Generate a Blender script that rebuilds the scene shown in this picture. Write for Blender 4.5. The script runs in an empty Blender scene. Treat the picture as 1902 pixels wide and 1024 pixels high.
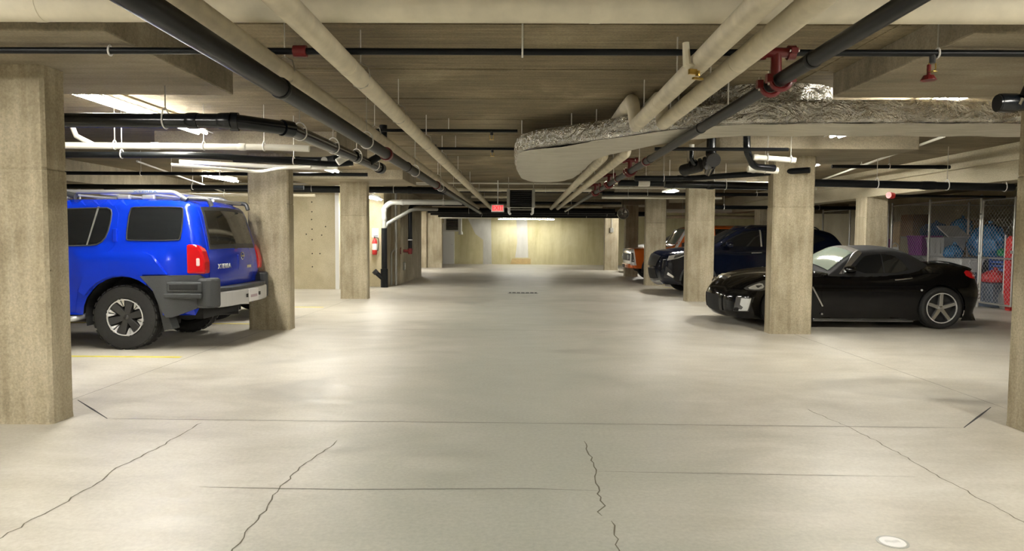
import bpy, bmesh, math, random
import numpy as np
from mathutils import Vector, Matrix
from mathutils.geometry import delaunay_2d_cdt
random.seed(7)
S = bpy.context.scene
COL = S.collection

# ------------------------------------------------------------------ camera
cam_d = bpy.data.cameras.new('camera'); cam = bpy.data.objects.new('camera', cam_d); COL.objects.link(cam)
cam_d.sensor_width = 36.0; cam_d.lens = 24.61; cam_d.clip_end = 200
PITCH, YAW, ROLL = 0.0537, -0.0126, 0.0065
fw = Vector((math.sin(YAW)*math.cos(PITCH), math.cos(YAW)*math.cos(PITCH), -math.sin(PITCH)))
rt = Vector((math.cos(YAW), -math.sin(YAW), 0)); up = rt.cross(fw)
rt = rt*math.cos(ROLL)+up*math.sin(ROLL); up = rt.cross(fw)
cam.matrix_world = Matrix(((rt.x, up.x, -fw.x, 0), (rt.y, up.y, -fw.y, 0), (rt.z, up.z, -fw.z, 1.36), (0, 0, 0, 1)))
S.camera = cam

# ------------------------------------------------------------------ world, exposure
w = bpy.data.worlds.new('world'); S.world = w; w.use_nodes = True
w.node_tree.nodes['Background'].inputs[0].default_value = (0.02, 0.02, 0.018, 1)
w.node_tree.nodes['Background'].inputs[1].default_value = 0.5
S.view_settings.view_transform = 'Standard'; S.view_settings.look = 'None'
S.view_settings.gamma = 1.0; S.view_settings.use_curve_mapping = False
S.view_settings.exposure = 1.1
TUBE_STRENGTH = 100.0       # the fluorescent tubes light the whole garage

# ------------------------------------------------------------------ materials
MATS = {}
def mat(name, col=(.5, .5, .5), rough=.5, metal=0., **k):
    if name in MATS: return MATS[name]
    m = bpy.data.materials.new(name); m.use_nodes = True
    b = m.node_tree.nodes['Principled BSDF']
    b.inputs['Base Color'].default_value = (*col, 1); b.inputs['Roughness'].default_value = rough
    b.inputs['Metallic'].default_value = metal
    if 'spec' in k: b.inputs['Specular IOR Level'].default_value = k['spec']
    if 'coat' in k: b.inputs['Coat Weight'].default_value = k['coat']; b.inputs['Coat Roughness'].default_value = .03
    if 'emit' in k:
        b.inputs['Emission Color'].default_value = (*k.get('ecol', col), 1); b.inputs['Emission Strength'].default_value = k['emit']
    if 'alpha' in k: b.inputs['Alpha'].default_value = k['alpha']
    if 'trans' in k: b.inputs['Transmission Weight'].default_value = k['trans']
    MATS[name] = m
    n = k.get('noise')
    if n:   # n = (scale vector, amount, detail, bump)
        vary(m, col, *n)
    return m
def N(nt, t, **k):
    n = nt.nodes.new(t)
    for a, b in k.items(): setattr(n, a, b)
    return n
def texnoise(nt, scale, detail=5, rough=.6, coords='Object', dist=0.):
    tc = N(nt, 'ShaderNodeTexCoord'); mp = N(nt, 'ShaderNodeMapping'); no = N(nt, 'ShaderNodeTexNoise')
    mp.inputs['Scale'].default_value = scale
    nt.links.new(tc.outputs[coords], mp.inputs[0]); nt.links.new(mp.outputs[0], no.inputs['Vector'])
    no.inputs['Scale'].default_value = 1; no.inputs['Detail'].default_value = detail
    no.inputs['Roughness'].default_value = rough; no.inputs['Distortion'].default_value = dist
    return no.outputs['Fac']
def ramp(nt, src, stops):
    r = N(nt, 'ShaderNodeValToRGB'); e = r.color_ramp.elements
    while len(e) < len(stops): e.new(.5)
    for i, (p, c) in enumerate(stops):
        e[i].position = p; e[i].color = (*c, 1) if len(c) == 3 else c
    nt.links.new(src, r.inputs[0]); return r.outputs[0]
def mix(nt, fac, a, b, mode='MIX'):
    m = N(nt, 'ShaderNodeMix', data_type='RGBA', blend_type=mode)
    for s, v in ((0, fac), (6, a), (7, b)):
        if isinstance(v, (int, float)): m.inputs[s].default_value = v
        elif isinstance(v, tuple): m.inputs[s].default_value = (*v, 1)
        else: nt.links.new(v, m.inputs[s])
    return m.outputs[2]
def bump(nt, h, strength=.2, dist=.01):
    b = N(nt, 'ShaderNodeBump'); b.inputs['Strength'].default_value = strength; b.inputs['Distance'].default_value = dist
    nt.links.new(h, b.inputs['Height']); nt.links.new(b.outputs[0], nt.nodes['Principled BSDF'].inputs['Normal'])
def vary(m, col, scale, amount, detail=5, bmp=0.):
    nt = m.node_tree; f = texnoise(nt, scale, detail)
    a = tuple(max(0, c*(1-amount)) for c in col); b = tuple(min(1, c*(1+amount)) for c in col)
    nt.links.new(ramp(nt, f, [(.3, a), (.7, b)]), nt.nodes['Principled BSDF'].inputs['Base Color'])
    if bmp: bump(nt, f, bmp, .01)
def concrete(name, c0, c1, c2, streak=(6, 6, .6), rough=.85, blot=1.1, bmp=.25, pits=True):
    m = mat(name, c1, rough); nt = m.node_tree; P = nt.nodes['Principled BSDF']
    s = texnoise(nt, streak, 6, .65); b = texnoise(nt, (blot, blot, blot), 5, .6, dist=.4); f = texnoise(nt, (60, 60, 60), 3, .7)
    c = ramp(nt, s, [(.28, c0), (.5, c1), (.75, c2)])
    c = mix(nt, .55, c, ramp(nt, b, [(.3, c0), (.55, c1), (.72, c2)]))
    c = mix(nt, .4, c, ramp(nt, f, [(.32, (.25, .25, .25)), (.68, (.75, .75, .75))]), 'OVERLAY')
    if pits:
        v = N(nt, 'ShaderNodeTexVoronoi'); v.inputs['Scale'].default_value = 9
        tc = N(nt, 'ShaderNodeTexCoord'); nt.links.new(tc.outputs['Object'], v.inputs['Vector'])
        g = texnoise(nt, (2.3, 2.3, 2.3), 2)
        pit = ramp(nt, v.outputs['Distance'], [(.03, (1, 1, 1)), (.075, (0, 0, 0))])
        gate = ramp(nt, g, [(.5, (0, 0, 0)), (.58, (1, 1, 1))])
        pg = mix(nt, 1., pit, gate, 'MULTIPLY')
        c = mix(nt, pg, c, tuple(x*.4 for x in c0))
    nt.links.new(c, P.inputs['Base Color'])
    bump(nt, mix(nt, .5, s, f), bmp, .01)
    return m
concrete('concrete_column', (.20, .165, .10), (.43, .375, .26), (.68, .62, .48), streak=(9, 9, 1.0), bmp=.5)
concrete('concrete_wall', (.32, .27, .16), (.52, .46, .31), (.70, .64, .48), streak=(1.2, 1.2, .8), blot=.7)
concrete('concrete_back_wall', (.36, .31, .15), (.60, .55, .33), (.76, .72, .50), streak=(3, 3, .4), blot=.5)
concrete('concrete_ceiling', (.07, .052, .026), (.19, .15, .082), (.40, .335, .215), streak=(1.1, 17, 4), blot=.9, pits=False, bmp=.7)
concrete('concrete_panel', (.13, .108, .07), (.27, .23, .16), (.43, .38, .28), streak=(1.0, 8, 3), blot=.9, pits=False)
concrete('concrete_beam', (.34, .30, .20), (.47, .42, .30), (.58, .53, .40), streak=(3, .5, 3), blot=.8)

def floor_material():
    m = mat('concrete_floor', (.5, .47, .4), .4); nt = m.node_tree; P = nt.nodes['Principled BSDF']
    a = texnoise(nt, (.55, .8, 1), 6, .62, dist=.8); b = texnoise(nt, (1.6, 4.5, 1), 6, .68, dist=.5); f = texnoise(nt, (40, 40, 40), 4, .7)
    c = ramp(nt, a, [(.3, (.38, .345, .275)), (.5, (.53, .495, .42)), (.7, (.63, .60, .535))])
    c = mix(nt, .42, c, ramp(nt, b, [(.3, (.34, .315, .25)), (.52, (.54, .51, .44)), (.72, (.70, .67, .60))]))
    # the drive lane is rubbed greyer and greener by tyres
    tc = N(nt, 'ShaderNodeTexCoord'); sp = N(nt, 'ShaderNodeSeparateXYZ'); nt.links.new(tc.outputs['Object'], sp.inputs[0])
    ab = N(nt, 'ShaderNodeMath', operation='ABSOLUTE'); nt.links.new(sp.outputs[0], ab.inputs[0])
    ad = N(nt, 'ShaderNodeMath', operation='ADD'); nt.links.new(ab.outputs[0], ad.inputs[0])
    ml = N(nt, 'ShaderNodeMath', operation='MULTIPLY'); nt.links.new(a, ml.inputs[0]); ml.inputs[1].default_value = 2.4
    nt.links.new(ml.outputs[0], ad.inputs[1])
    dv = N(nt, 'ShaderNodeMath', operation='DIVIDE'); nt.links.new(ad.outputs[0], dv.inputs[0]); dv.inputs[1].default_value = 5.
    lane = ramp(nt, dv.outputs[0], [(.30, (1, 1, 1)), (.58, (0, 0, 0))])
    c = mix(nt, lane, c, mix(nt, .8, c, (.40, .415, .36)))
    c = mix(nt, .3, c, ramp(nt, f, [(.35, (.36, .36, .36)), (.65, (.64, .64, .64))]), 'OVERLAY')
    # a few dark tyre and oil stains
    o = texnoise(nt, (.35, .5, 1), 4, .5, dist=1.2)
    c = mix(nt, ramp(nt, o, [(.60, (0, 0, 0)), (.74, (.5, .5, .5))]), c, (.20, .19, .165))
    nt.links.new(c, P.inputs['Base Color'])
    r = ramp(nt, b, [(.3, (.34, .34, .34)), (.7, (.56, .56, .56))]); nt.links.new(r, P.inputs['Roughness'])
    bump(nt, mix(nt, .4, b, f), .10, .008)
    return m
floor_material()
mat('pipe_cream', (.62, .56, .42), .6, noise=((7, 7, 7), .14, 5, .12))
mat('pipe_cream_bright', (.68, .63, .49), .55, noise=((5, 5, 5), .10, 5, .1))
mat('pipe_white', (.72, .70, .62), .45)
mat('pipe_black', (.005, .006, .007), .40, spec=.22)
mat('pipe_black_gloss', (.004, .006, .009), .22, spec=.4)
mat('pipe_grey', (.34, .34, .31), .4, .3)
mat('galvanised', (.62, .62, .60), .35, .85)
mat('rod_steel', (.50, .48, .42), .45, .6)
mat('clevis_white', (.75, .74, .70), .5)
mat('red_fitting', (.13, .012, .012), .3)
mat('red_paint', (.62, .03, .03), .35)
mat('brass', (.55, .38, .10), .3, .9)
mat('white_metal', (.80, .80, .78), .4)
mat('white_plastic', (.82, .82, .80), .45)
mat('black_plastic', (.02, .02, .02), .5)
mat('dark_void', (.012, .012, .012), .9)
mat('rubber', (.013, .0125, .012), .75, noise=((30, 30, 30), .25, 3, .1))
mat('crack', (.15, .135, .10), .95)
mat('joint', (.13, .12, .10), .95)
mat('rubber_joint', (.03, .03, .03), .9)
mat('yellow_paint', (.72, .62, .06), .6, noise=((6, 6, 6), .2, 5))
mat('tube_lit', (1, 1, 1), .5, emit=TUBE_STRENGTH, ecol=(1.0, .965, .88))
mat('chrome', (.78, .78, .78), .12, 1.)
mat('silver_alloy', (.58, .58, .58), .25, .9)
mat('dark_alloy', (.06, .06, .06), .4, .6)

def foil_material():
    m = mat('foil', (.78, .76, .70), .2, 1.); nt = m.node_tree
    a = texnoise(nt, (3, 5, 5), 5, .62, dist=2.2); b = texnoise(nt, (26, 26, 26), 3, .6, dist=.8)
    bump(nt, mix(nt, .16, a, b), 1., .16)
    P = nt.nodes['Principled BSDF']
    nt.links.new(ramp(nt, b, [(.3, (.14, .14, .14)), (.7, (.32, .32, .32))]), P.inputs['Roughness'])
    m2 = mat('plastic_wrap', (.50, .47, .38), .38); nt = m2.node_tree
    a = texnoise(nt, (2.5, 14, 5), 5, .6, dist=1.0); bump(nt, a, .5, .03)
    vary_c = ramp(nt, a, [(.3, (.40, .37, .29)), (.7, (.58, .55, .46))]); nt.links.new(vary_c, nt.nodes['Principled BSDF'].inputs['Base Color'])
foil_material()

# ------------------------------------------------------------------ mesh helpers
def tag(o, label=None, cat=None, group=None, kind=None):
    if label: o['label'] = label
    if cat: o['category'] = cat
    if group: o['group'] = group
    if kind: o['kind'] = kind
    return o
def empty(name, loc, label=None, cat=None, group=None):
    o = bpy.data.objects.new(name, None); COL.objects.link(o); o.location = loc; o.empty_display_size = .1
    return tag(o, label, cat, group)
class MB:
    def __init__(s): s.v = []; s.f = []
    def add(s, vs, fs):
        n = len(s.v); s.v += [tuple(p) for p in vs]; s.f += [tuple(i+n for i in f) for f in fs]; return s
    def box(s, c, d, rz=0., m=None):
        x, y, z = (q/2 for q in d); P = [(-x, -y, -z), (x, -y, -z), (x, y, -z), (-x, y, -z), (-x, -y, z), (x, -y, z), (x, y, z), (-x, y, z)]
        M = Matrix.Translation(c) @ (m if m is not None else Matrix.Rotation(rz, 4, 'Z'))
        return s.add([M @ Vector(p) for p in P], [(3, 2, 1, 0), (4, 5, 6, 7), (0, 1, 5, 4), (1, 2, 6, 5), (2, 3, 7, 6), (3, 0, 4, 7)])
    def bb(s, a, b):
        return s.box([(p+q)/2 for p, q in zip(a, b)], [abs(q-p) for p, q in zip(a, b)])
    def tube(s, pts, r, n=12, caps=True, closed=False):
        pts = [Vector(p) for p in pts]; k = len(pts)
        rs = r if isinstance(r, (list, tuple)) else [r]*k
        T = []
        for i in range(k):
            if closed: t = pts[(i+1) % k]-pts[i-1]
            else: t = pts[min(i+1, k-1)]-pts[max(i-1, 0)]
            T.append(t.normalized() if t.length > 1e-9 else Vector((0, 0, 1)))
        u = T[0].orthogonal().normalized(); vs = []; fs = []
        for i in range(k):
            u = u-T[i]*u.dot(T[i]); u = u.normalized() if u.length > 1e-6 else T[i].orthogonal().normalized()
            w = T[i].cross(u)
            for j in range(n):
                a = 2*math.pi*j/n; vs.append(pts[i]+(u*math.cos(a)+w*math.sin(a))*rs[i])
        for i in range(k if closed else k-1):
            i2 = (i+1) % k
            for j in range(n): fs.append((i*n+j, i*n+(j+1) % n, i2*n+(j+1) % n, i2*n+j))
        if caps and not closed: fs += [tuple(range(n-1, -1, -1)), tuple(range((k-1)*n, k*n))]
        return s.add(vs, fs)
    def lathe(s, prof, M=None, n=24, closed=False):
        # prof: (r, h) list around local Z
        vs = []; fs = []; k = len(prof)
        for r, h in prof:
            for j in range(n):
                a = 2*math.pi*j/n; vs.append(Vector((r*math.cos(a), r*math.sin(a), h)))
        for i in range(k if closed else k-1):
            i2 = (i+1) % k
            for j in range(n): fs.append((i*n+j, i*n+(j+1) % n, i2*n+(j+1) % n, i2*n+j))
        if not closed:
            if prof[0][0] > 1e-6: fs.append(tuple(range(n-1, -1, -1)))
            if prof[-1][0] > 1e-6: fs.append(tuple(range((k-1)*n, k*n)))
        if M is not None: vs = [M @ v for v in vs]
        return s.add(vs, fs)
    def prism(s, poly, axis, a, b, M=None):
        # poly: 2-d points; axis 'x','y','z' extrusion a..b
        def P(p, t):
            return {'x': (t, p[0], p[1]), 'y': (p[0], t, p[1]), 'z': (p[0], p[1], t)}[axis]
        n = len(poly); vs = [Vector(P(p, a)) for p in poly]+[Vector(P(p, b)) for p in poly]
        if M is not None: vs = [M @ v for v in vs]
        return s.add(vs, [tuple(range(n-1, -1, -1)), tuple(range(n, 2*n))]+[(i, (i+1) % n, n+(i+1) % n, n+i) for i in range(n)])
    def build(s, name, m, parent=None, smooth=None, bevel=0., loc=None, weld=False, seg=2):
        me = bpy.data.meshes.new(name); L = Vector(loc) if loc else Vector((0, 0, 0))
        me.from_pydata([tuple(Vector(p)-L) for p in s.v], [], s.f); me.update()
        bm = bmesh.new(); bm.from_mesh(me)
        if weld: bmesh.ops.remove_doubles(bm, verts=bm.verts, dist=.0006)
        bmesh.ops.recalc_face_normals(bm, faces=bm.faces)
        if bevel:
            es = [e for e in bm.edges if len(e.link_faces) == 2 and e.calc_face_angle(0) > .6]
            bmesh.ops.bevel(bm, geom=es, offset=bevel, segments=seg, affect='EDGES', profile=.5, clamp_overlap=True)
        bm.to_mesh(me); bm.free()
        if smooth:
            for p in me.polygons: p.use_smooth = True
            me.set_sharp_from_angle(angle=math.radians(smooth))
        me.materials.append(MATS[m] if isinstance(m, str) else m)
        o = bpy.data.objects.new(name, me); COL.objects.link(o)
        if parent is not None:
            o.parent = parent
            if loc: o.location = loc
        elif loc: o.location = loc
        return o
def arcbend(pts, rad, n=5):
    pts = [Vector(p) for p in pts]; out = [pts[0]]
    for i in range(1, len(pts)-1):
        a, b, c = pts[i-1], pts[i], pts[i+1]; d1 = (a-b); d2 = (c-b)
        r = min(rad, d1.length*.45, d2.length*.45); p = b+d1.normalized()*r; q = b+d2.normalized()*r
        for k in range(n+1):
            t = k/n; out.append(p*(1-t)**2+b*2*t*(1-t)+q*t*t)
    return out+[pts[-1]]
def struct(o): o['kind'] = 'structure'; return o
def chaikin(p, it=2, closed=True):
    p = [tuple(q) for q in p]
    for _ in range(it):
        o = []; n = len(p)
        for i in range(n if closed else n-1):
            a, b = p[i], p[(i+1) % n]
            o.append(tuple(.75*x+.25*y for x, y in zip(a, b))); o.append(tuple(.25*x+.75*y for x, y in zip(a, b)))
        p = o if closed else [p[0]]+o+[p[-1]]
    return p
def text_obj(name, body, size, m, M, parent, extrude=.003, sx=1.):
    cu = bpy.data.curves.new(name, 'FONT'); cu.body = body; cu.size = size; cu.extrude = extrude; cu.align_x = 'CENTER'; cu.align_y = 'CENTER'
    t = bpy.data.objects.new(name, cu); COL.objects.link(t)
    dg = bpy.context.evaluated_depsgraph_get(); dg.update()
    me = bpy.data.meshes.new_from_object(t.evaluated_get(dg)); bpy.data.objects.remove(t)
    me.transform(M @ Matrix.Diagonal((sx, 1, 1, 1))); me.materials.clear(); me.materials.append(MATS[m])
    o = bpy.data.objects.new(name, me); COL.objects.link(o); o.parent = parent
    return o
# ================================================================== STRUCTURE
AL, AR, CW, CD = 3.36, 3.60, .59, .25          # column faces, width, depth
ROW0, ROWS = 5.047, 5.165                      # row centres along the aisle
ZP, ZS = 2.55, 2.745                           # drop panel and slab undersides
def row(i): return ROW0+ROWS*i
X0, X1, Y0, Y1 = -11.5, 12.6, -9.0, 36.0

floor = struct(MB().bb((X0-.2, Y0-.2, -.2), (X1+.2, Y1+.2, 0)).build('floor', 'concrete_floor'))
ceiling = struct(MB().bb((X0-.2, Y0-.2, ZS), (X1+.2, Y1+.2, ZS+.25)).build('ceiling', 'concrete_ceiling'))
struct(MB().bb((X0-.2, Y0-.2, 0), (X0, Y1+.2, ZS)).build('wall_left', 'concrete_wall'))
struct(MB().bb((X1, Y0-.2, 0), (X1+.2, Y1+.2, ZS)).build('wall_right', 'concrete_wall'))
struct(MB().bb((X0, Y0-.2, 0), (X1, Y0, ZS)).build('wall_behind', 'concrete_wall'))
wb = struct(MB().bb((X0, Y1, 0), (X1, Y1+.2, ZS)).build('wall_back', 'concrete_back_wall'))
struct(MB().bb((X0, 18.05, 0), (-4.72, 18.35, ZS)).bb((-5.02, 18.36, 0), (-4.72, 19.1, ZS)).build('wall_left_bay', 'concrete_wall'))
struct(MB().bb((-5.0, 19.1, 0), (-3.75, 19.4, ZS)).build('wall_left_recess', 'concrete_wall'))
struct(MB().bb((-3.75, 20.2, 0), (-3.49, 24.5, ZS)).bb((-8, 24.2, 0), (-3.75, 24.5, ZS)).bb((-3.95, 19.4, 0), (-3.75, 20.3, ZS)).build('wall_aisle_left', 'concrete_column'))
struct(MB().bb((4.7, 21.6, 0), (11.2, 21.8, 2.2)).build('wall_right_bay', 'concrete_wall')) if False else None
struct(MB().bb((-5.6, 31.3, 0), (-3.55, 31.6, ZS)).bb((-4.6, 31.12, 0), (-4.21, 31.3, ZS)).build('wall_left_far', 'concrete_column'))

# pale mortar patches and a rusty strip on the far wall
mat('pale_mortar', (.56, .55, .51), .9, noise=((3, 3, 1), .12, 6, .1))
mat('rust_stain', (.50, .36, .17), .9, noise=((3, 3, 5), .2, 6))
def wallpatch(poly, m, nm):
    MB().prism(poly, 'y', 35.985, 36.01).build(nm, m, wb)
wallpatch([(-2.75, 2.35), (-1.55, 2.35), (-1.5, 0), (-1.95, 0), (-1.95, 1.25), (-2.35, 1.55)], 'pale_mortar', 'mortar_patch')
wallpatch([(-.25, 2.4), (.3, 2.4), (.38, .35), (-.30, .35), (-.2, 1.1)], 'pale_mortar', 'mortar_patch')
wallpatch([(-.45, .30), (.5, .30), (.5, .02), (-.55, .02)], 'rust_stain', 'stain_patch')

def ribbon(pts, wd, z=.0012):
    mb = MB(); pts = [Vector((x, y, z)) for x, y in pts]; vs = []; n = len(pts)
    for i, p in enumerate(pts):
        t = (pts[min(i+1, n-1)]-pts[max(i-1, 0)]).normalized(); s = Vector((-t.y, t.x, 0))
        k = wd*(.35 if i in (0, n-1) else random.uniform(.7, 1.2))/2
        vs += [p+s*k, p-s*k]
    return mb.add(vs, [(2*i, 2*i+1, 2*i+3, 2*i+2) for i in range(n-1)])
def jag(pts, step=.05, amp=.014):
    out = []
    for (a, b), (c, d) in zip(pts, pts[1:]):
        L = math.hypot(c-a, d-b); k = max(1, int(L/step))
        for i in range(k):
            t = i/k; out.append((a+(c-a)*t+random.uniform(-amp, amp)*(i > 0), b+(d-b)*t+random.uniform(-amp, amp)*(i > 0)*.6))
    return out+[pts[-1]]
for pts, wd in (([(.433, 4.635), (.452, 4.29), (.432, 3.945), (.435, 3.77), (.421, 3.57), (.438, 3.50), (.39, 3.42), (.407, 3.37)], .008),
                ([(.444, 3.31), (.437, 3.15), (.433, 2.95), (.45, 2.5)], .007),
                ([(-1.22, 4.6), (-1.242, 4.34), (-1.297, 3.94), (-1.287, 3.64), (-1.275, 3.49), (-1.253, 3.28), (-1.258, 3.13), (-1.23, 2.9), (-1.24, 2.4)], .007),
                ([(-2.316, 5.0), (-2.314, 4.36), (-2.36, 4.0), (-2.31, 3.69), (-2.31, 3.42), (-2.33, 3.25), (-2.306, 2.7)], .008),
                ([(2.315, 5.6), (2.415, 4.83), (2.42, 4.30), (2.43, 3.83), (2.436, 3.3)], .006)):
    ribbon(jag(pts), wd).build('crack', 'crack', floor)
for pts, wd in (([(-3.06, 5.09), (3.23, 5.07)], .007), ([(-1.735, 3.705), (-.94, 3.69), (.045, 3.735), (.423, 3.714)], .006),
                ([(.457, 4.029), (1.513, 4.007), (2.281, 3.994)], .005), ([(-3.70, 5.3), (-3.72, 8.6), (-3.7, 18)], .006),
                ([(-3.2, 10.25), (3.4, 10.23)], .008), ([(-3.2, 15.4), (3.4, 15.4)], .01), ([(3.95, 5.6), (3.93, 18)], .006)):
    ribbon(jag(pts, .3, .003), wd).build('control_joint', 'joint', floor)
for a, b in (((-3.644, 5.66), (-3.06, 5.09)), ((3.232, 5.07), (3.852, 5.71))):
    ribbon([a, ((a[0]+b[0])/2, (a[1]+b[1])/2), b], .020, .0016).build('isolation_joint', 'rubber_joint', floor)
def stripe(x0, x1, y, wd=.075):
    MB().bb((x0, y-wd/2, .0004), (x1, y+wd/2, .0018)).build('stall_line', 'yellow_paint', floor)
stripe(-8.8, -3.8, 7.735); stripe(-8.8, -3.8, 10.75); stripe(-8.8, -3.8, 13.4)
stripe(4.0, 8.8, 16.0); stripe(4., 8.8, 19.6)

# formwork seams and fins on the slab soffit
def fin(a, b, wd=.012, h=.007):
    mb = MB(); (xa, ya), (xb, yb) = a, b
    if abs(xa-xb) < abs(ya-yb): mb.bb((xa-wd/2, ya, ZS-h), (xa+wd/2, yb, ZS+.001))
    else: mb.bb((xa, ya-wd/2, ZS-h), (xb, ya+wd/2, ZS+.001))
    mb.build('form_seam', 'concrete_ceiling', ceiling)
for x in (-2.42, 0.0, 2.42): fin((x, 1.5), (x, 30))
for k in range(16): fin((-2.42, 3.4+1.22*k), (2.5, 3.4+1.22*k), .009, .005)

# drop panels
for i in range(-1, 6):
    for s in (-1, 1):
        xc = -AL-CW/2 if s < 0 else AR+CW/2; hx = 1.215 if s < 0 else 1.30
        if s < 0 and i in (3, 4): continue
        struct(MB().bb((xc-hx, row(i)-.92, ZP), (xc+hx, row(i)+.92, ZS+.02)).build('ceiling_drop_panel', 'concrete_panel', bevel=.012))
# deep beam on the right over the second column row
struct(MB().bb((7.0, 8.2, 2.23), (7.42, 24.0, ZS+.02)).bb((6.93, 8.2, 2.50), (7.02, 24.0, ZS+.02)).build('ceiling_beam', 'concrete_beam', bevel=.01))
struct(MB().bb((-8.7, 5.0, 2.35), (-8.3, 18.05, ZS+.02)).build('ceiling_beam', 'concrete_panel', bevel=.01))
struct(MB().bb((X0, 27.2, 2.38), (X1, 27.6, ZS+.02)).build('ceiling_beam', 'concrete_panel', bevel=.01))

def column(x0, x1, yc, label, d=CD, top=ZP, m='concrete_column', zj=None):
    zj = zj if zj else 1.82
    o = MB()
    def ring(e, z):
        c = .022
        xs0, xs1, ys0, ys1 = x0-e, x1+e, yc-d/2-e, yc+d/2+e
        return [(xs0+c, ys0, z), (xs1-c, ys0, z), (xs1, ys0+c, z), (xs1, ys1-c, z), (xs1-c, ys1, z), (xs0+c, ys1, z), (xs0, ys1-c, z), (xs0, ys0+c, z)]
    rings = [ring(.006, 0), ring(.003, .04), ring(.003, zj), ring(-.003, zj+.006), ring(-.003, zj+.014), ring(.001, zj+.018), ring(0, top-.10), ring(.002, top)]
    vs = [p for r in rings for p in r]; fs = [tuple(range(7, -1, -1)), tuple(range(8*(len(rings)-1), 8*len(rings)))]
    for i in range(len(rings)-1):
        for j in range(8): fs.append((i*8+j, i*8+(j+1) % 8, i*8+8+(j+1) % 8, i*8+8+j))
    b = o.add(vs, fs).build('concrete_column', m, loc=((x0+x1)/2, yc, 0))
    tag(b, label, 'column', 'square concrete columns along the drive aisle')
    return b
column(-AL-CW, -AL, row(0), 'big foreground concrete column at the left edge of the photo')
column(-AL-CW, -AL, row(1), 'concrete column right behind the bumper of the blue vehicle')
column(-AL-CW, -AL, row(2), 'yellowish streaked concrete column on the left, in front of the fire extinguisher wall')
column(AR, AR+CW, row(0), 'foreground concrete column cut off by the right edge of the photo')
column(AR, AR+CW, row(1), 'concrete column standing before the black convertible, hiding its door')
column(AR, AR+CW, row(2), 'concrete column standing in front of the dark blue vehicle', zj=1.75)
column(AR+.02, AR+CW+.02, row(3), 'concrete column between the orange vehicle and the dark blue one')
column(3.75, 4.20, 25.4, 'shaded dark concrete column rising behind the nose of the orange vehicle', .4)
column(AR-.02, AR+CW-.02, 30.25, 'farthest right concrete column, near the bright back wall', .3)
column(6.98, 7.44, 14.55, 'concrete column behind the black convertible, left of the wire storage cage', .45, 2.23)
column(6.98, 7.44, 20.9, 'far concrete column under the deep beam behind the dark blue vehicle', .45, 2.23)

# ================================================================== LIGHTS
mat('tube_dim', (1, 1, 1), .5, emit=TUBE_STRENGTH*.42, ecol=(1.0, .975, .90))
mat('fixture_white', (.85, .85, .83), .35)
def fixture(xc, yc, z, label, L=2.4, rot=False, lit=True, tm='tube_lit'):
    r = empty('strip_light', (xc, yc, z), label, 'light', 'fluorescent strip lights')
    M = Matrix.Rotation(math.pi/2, 4, 'Z') if rot else Matrix.Identity(4)
    # slotted industrial reflector: two sloping wings with a channel on top
    def p(x, y, zz): return M @ Vector((x, y, zz))
    mb = MB(); mb.add([p(*q) for q in [(-.035, -L/2, .06), (.035, -L/2, .06), (.035, -L/2, .11), (-.035, -L/2, .11), (-.035, L/2, .06), (.035, L/2, .06), (.035, L/2, .11), (-.035, L/2, .11)]],
                      [(3, 2, 1, 0), (4, 5, 6, 7), (0, 1, 5, 4), (1, 2, 6, 5), (2, 3, 7, 6), (3, 0, 4, 7)])
    mb.build('channel', 'fixture_white', r)
    mb = MB(); n = int(L/.12)
    for s in (-1, 1):
        for i in range(n):
            a = -L/2+L*i/n; b = -L/2+L*(i+.72)/n; cpy = [(s*.035, a, .062), (s*.115, a, .025), (s*.115, b, .025), (s*.035, b, .062)]
            mb.add([p(*q) for q in cpy]+[p(q[0], q[1], q[2]+.004) for q in cpy], [(0, 1, 2, 3), (7, 6, 5, 4), (0, 4, 5, 1), (1, 5, 6, 2), (2, 6, 7, 3), (3, 7, 4, 0)])
        for x, zz in ((.118, .024), (.038, .062)):
            mb.tube([p(s*x, -L/2, zz), p(s*x, L/2, zz)], .005, 6)
    mb.build('reflector', 'fixture_white', r)
    for s in (-1, 1):
        for e in (-1, 1): MB().tube([p(s*.05, e*(L/2-.03), .06), p(s*.05, e*(L/2-.03), .005)], .012, 8).build('lampholder', 'white_plastic', r)
        MB().tube([p(s*.05, -L/2+.03, .02), p(s*.05, L/2-.03, .02)], .017, 8).build('tube', tm, r)
    for e in (-.35, .35):
        if z+.11 < ZS-.03: MB().tube([p(0, e*L, .11), p(0, e*L, ZS-z)], .005, 6).build('hanger_rod', 'rod_steel', r)
    return r
fixture(-3.92, 7.45, 2.60, 'brightest strip light on the left, glaring above the black drain pipe')
fixture(-3.62, 12.6, 2.60, 'lit strip light above the column next to the blue vehicle', L=2.2)
fixture(-3.78, 18.15, 2.33, 'lit strip light by the concrete wall with the fire extinguisher', L=1.1)
fixture(3.82, 7.5, 2.60, 'strip light mostly hidden above the foil duct')
fixture(3.70, 17.75, 2.50, 'lit strip light over the bay of the dark blue vehicle', L=1.3)
fixture(4.92, 12.9, 2.60, 'added strip light above the black convertible, unseen behind the column', L=1.9)  # unseen lamp added to light this bay, tucked behind the column
fixture(.25, 34.6, 2.26, 'long strip light across the far back wall', L=2.8, rot=True, tm='tube_dim')
for x, y, t in ((-3.92, 2.2, 'left strip light beside the camera'), (3.82, 2.2, 'right strip light beside the camera'), (-3.92, -2.9, 'left strip light behind the camera'),
                (3.82, -2.9, 'right strip light behind the camera'), (5.2, 28.9, 'added strip light far right, unseen behind the columns'), (-4.7, 28.6, 'added strip light far left, unseen behind the wall')):  # far pair added out of view to even the light on the back wall
    fixture(x, y, 2.60, t)
fixture(-6.6, 15.4, 2.60, 'strip light deep in the left bays behind the column', L=1.6)
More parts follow.
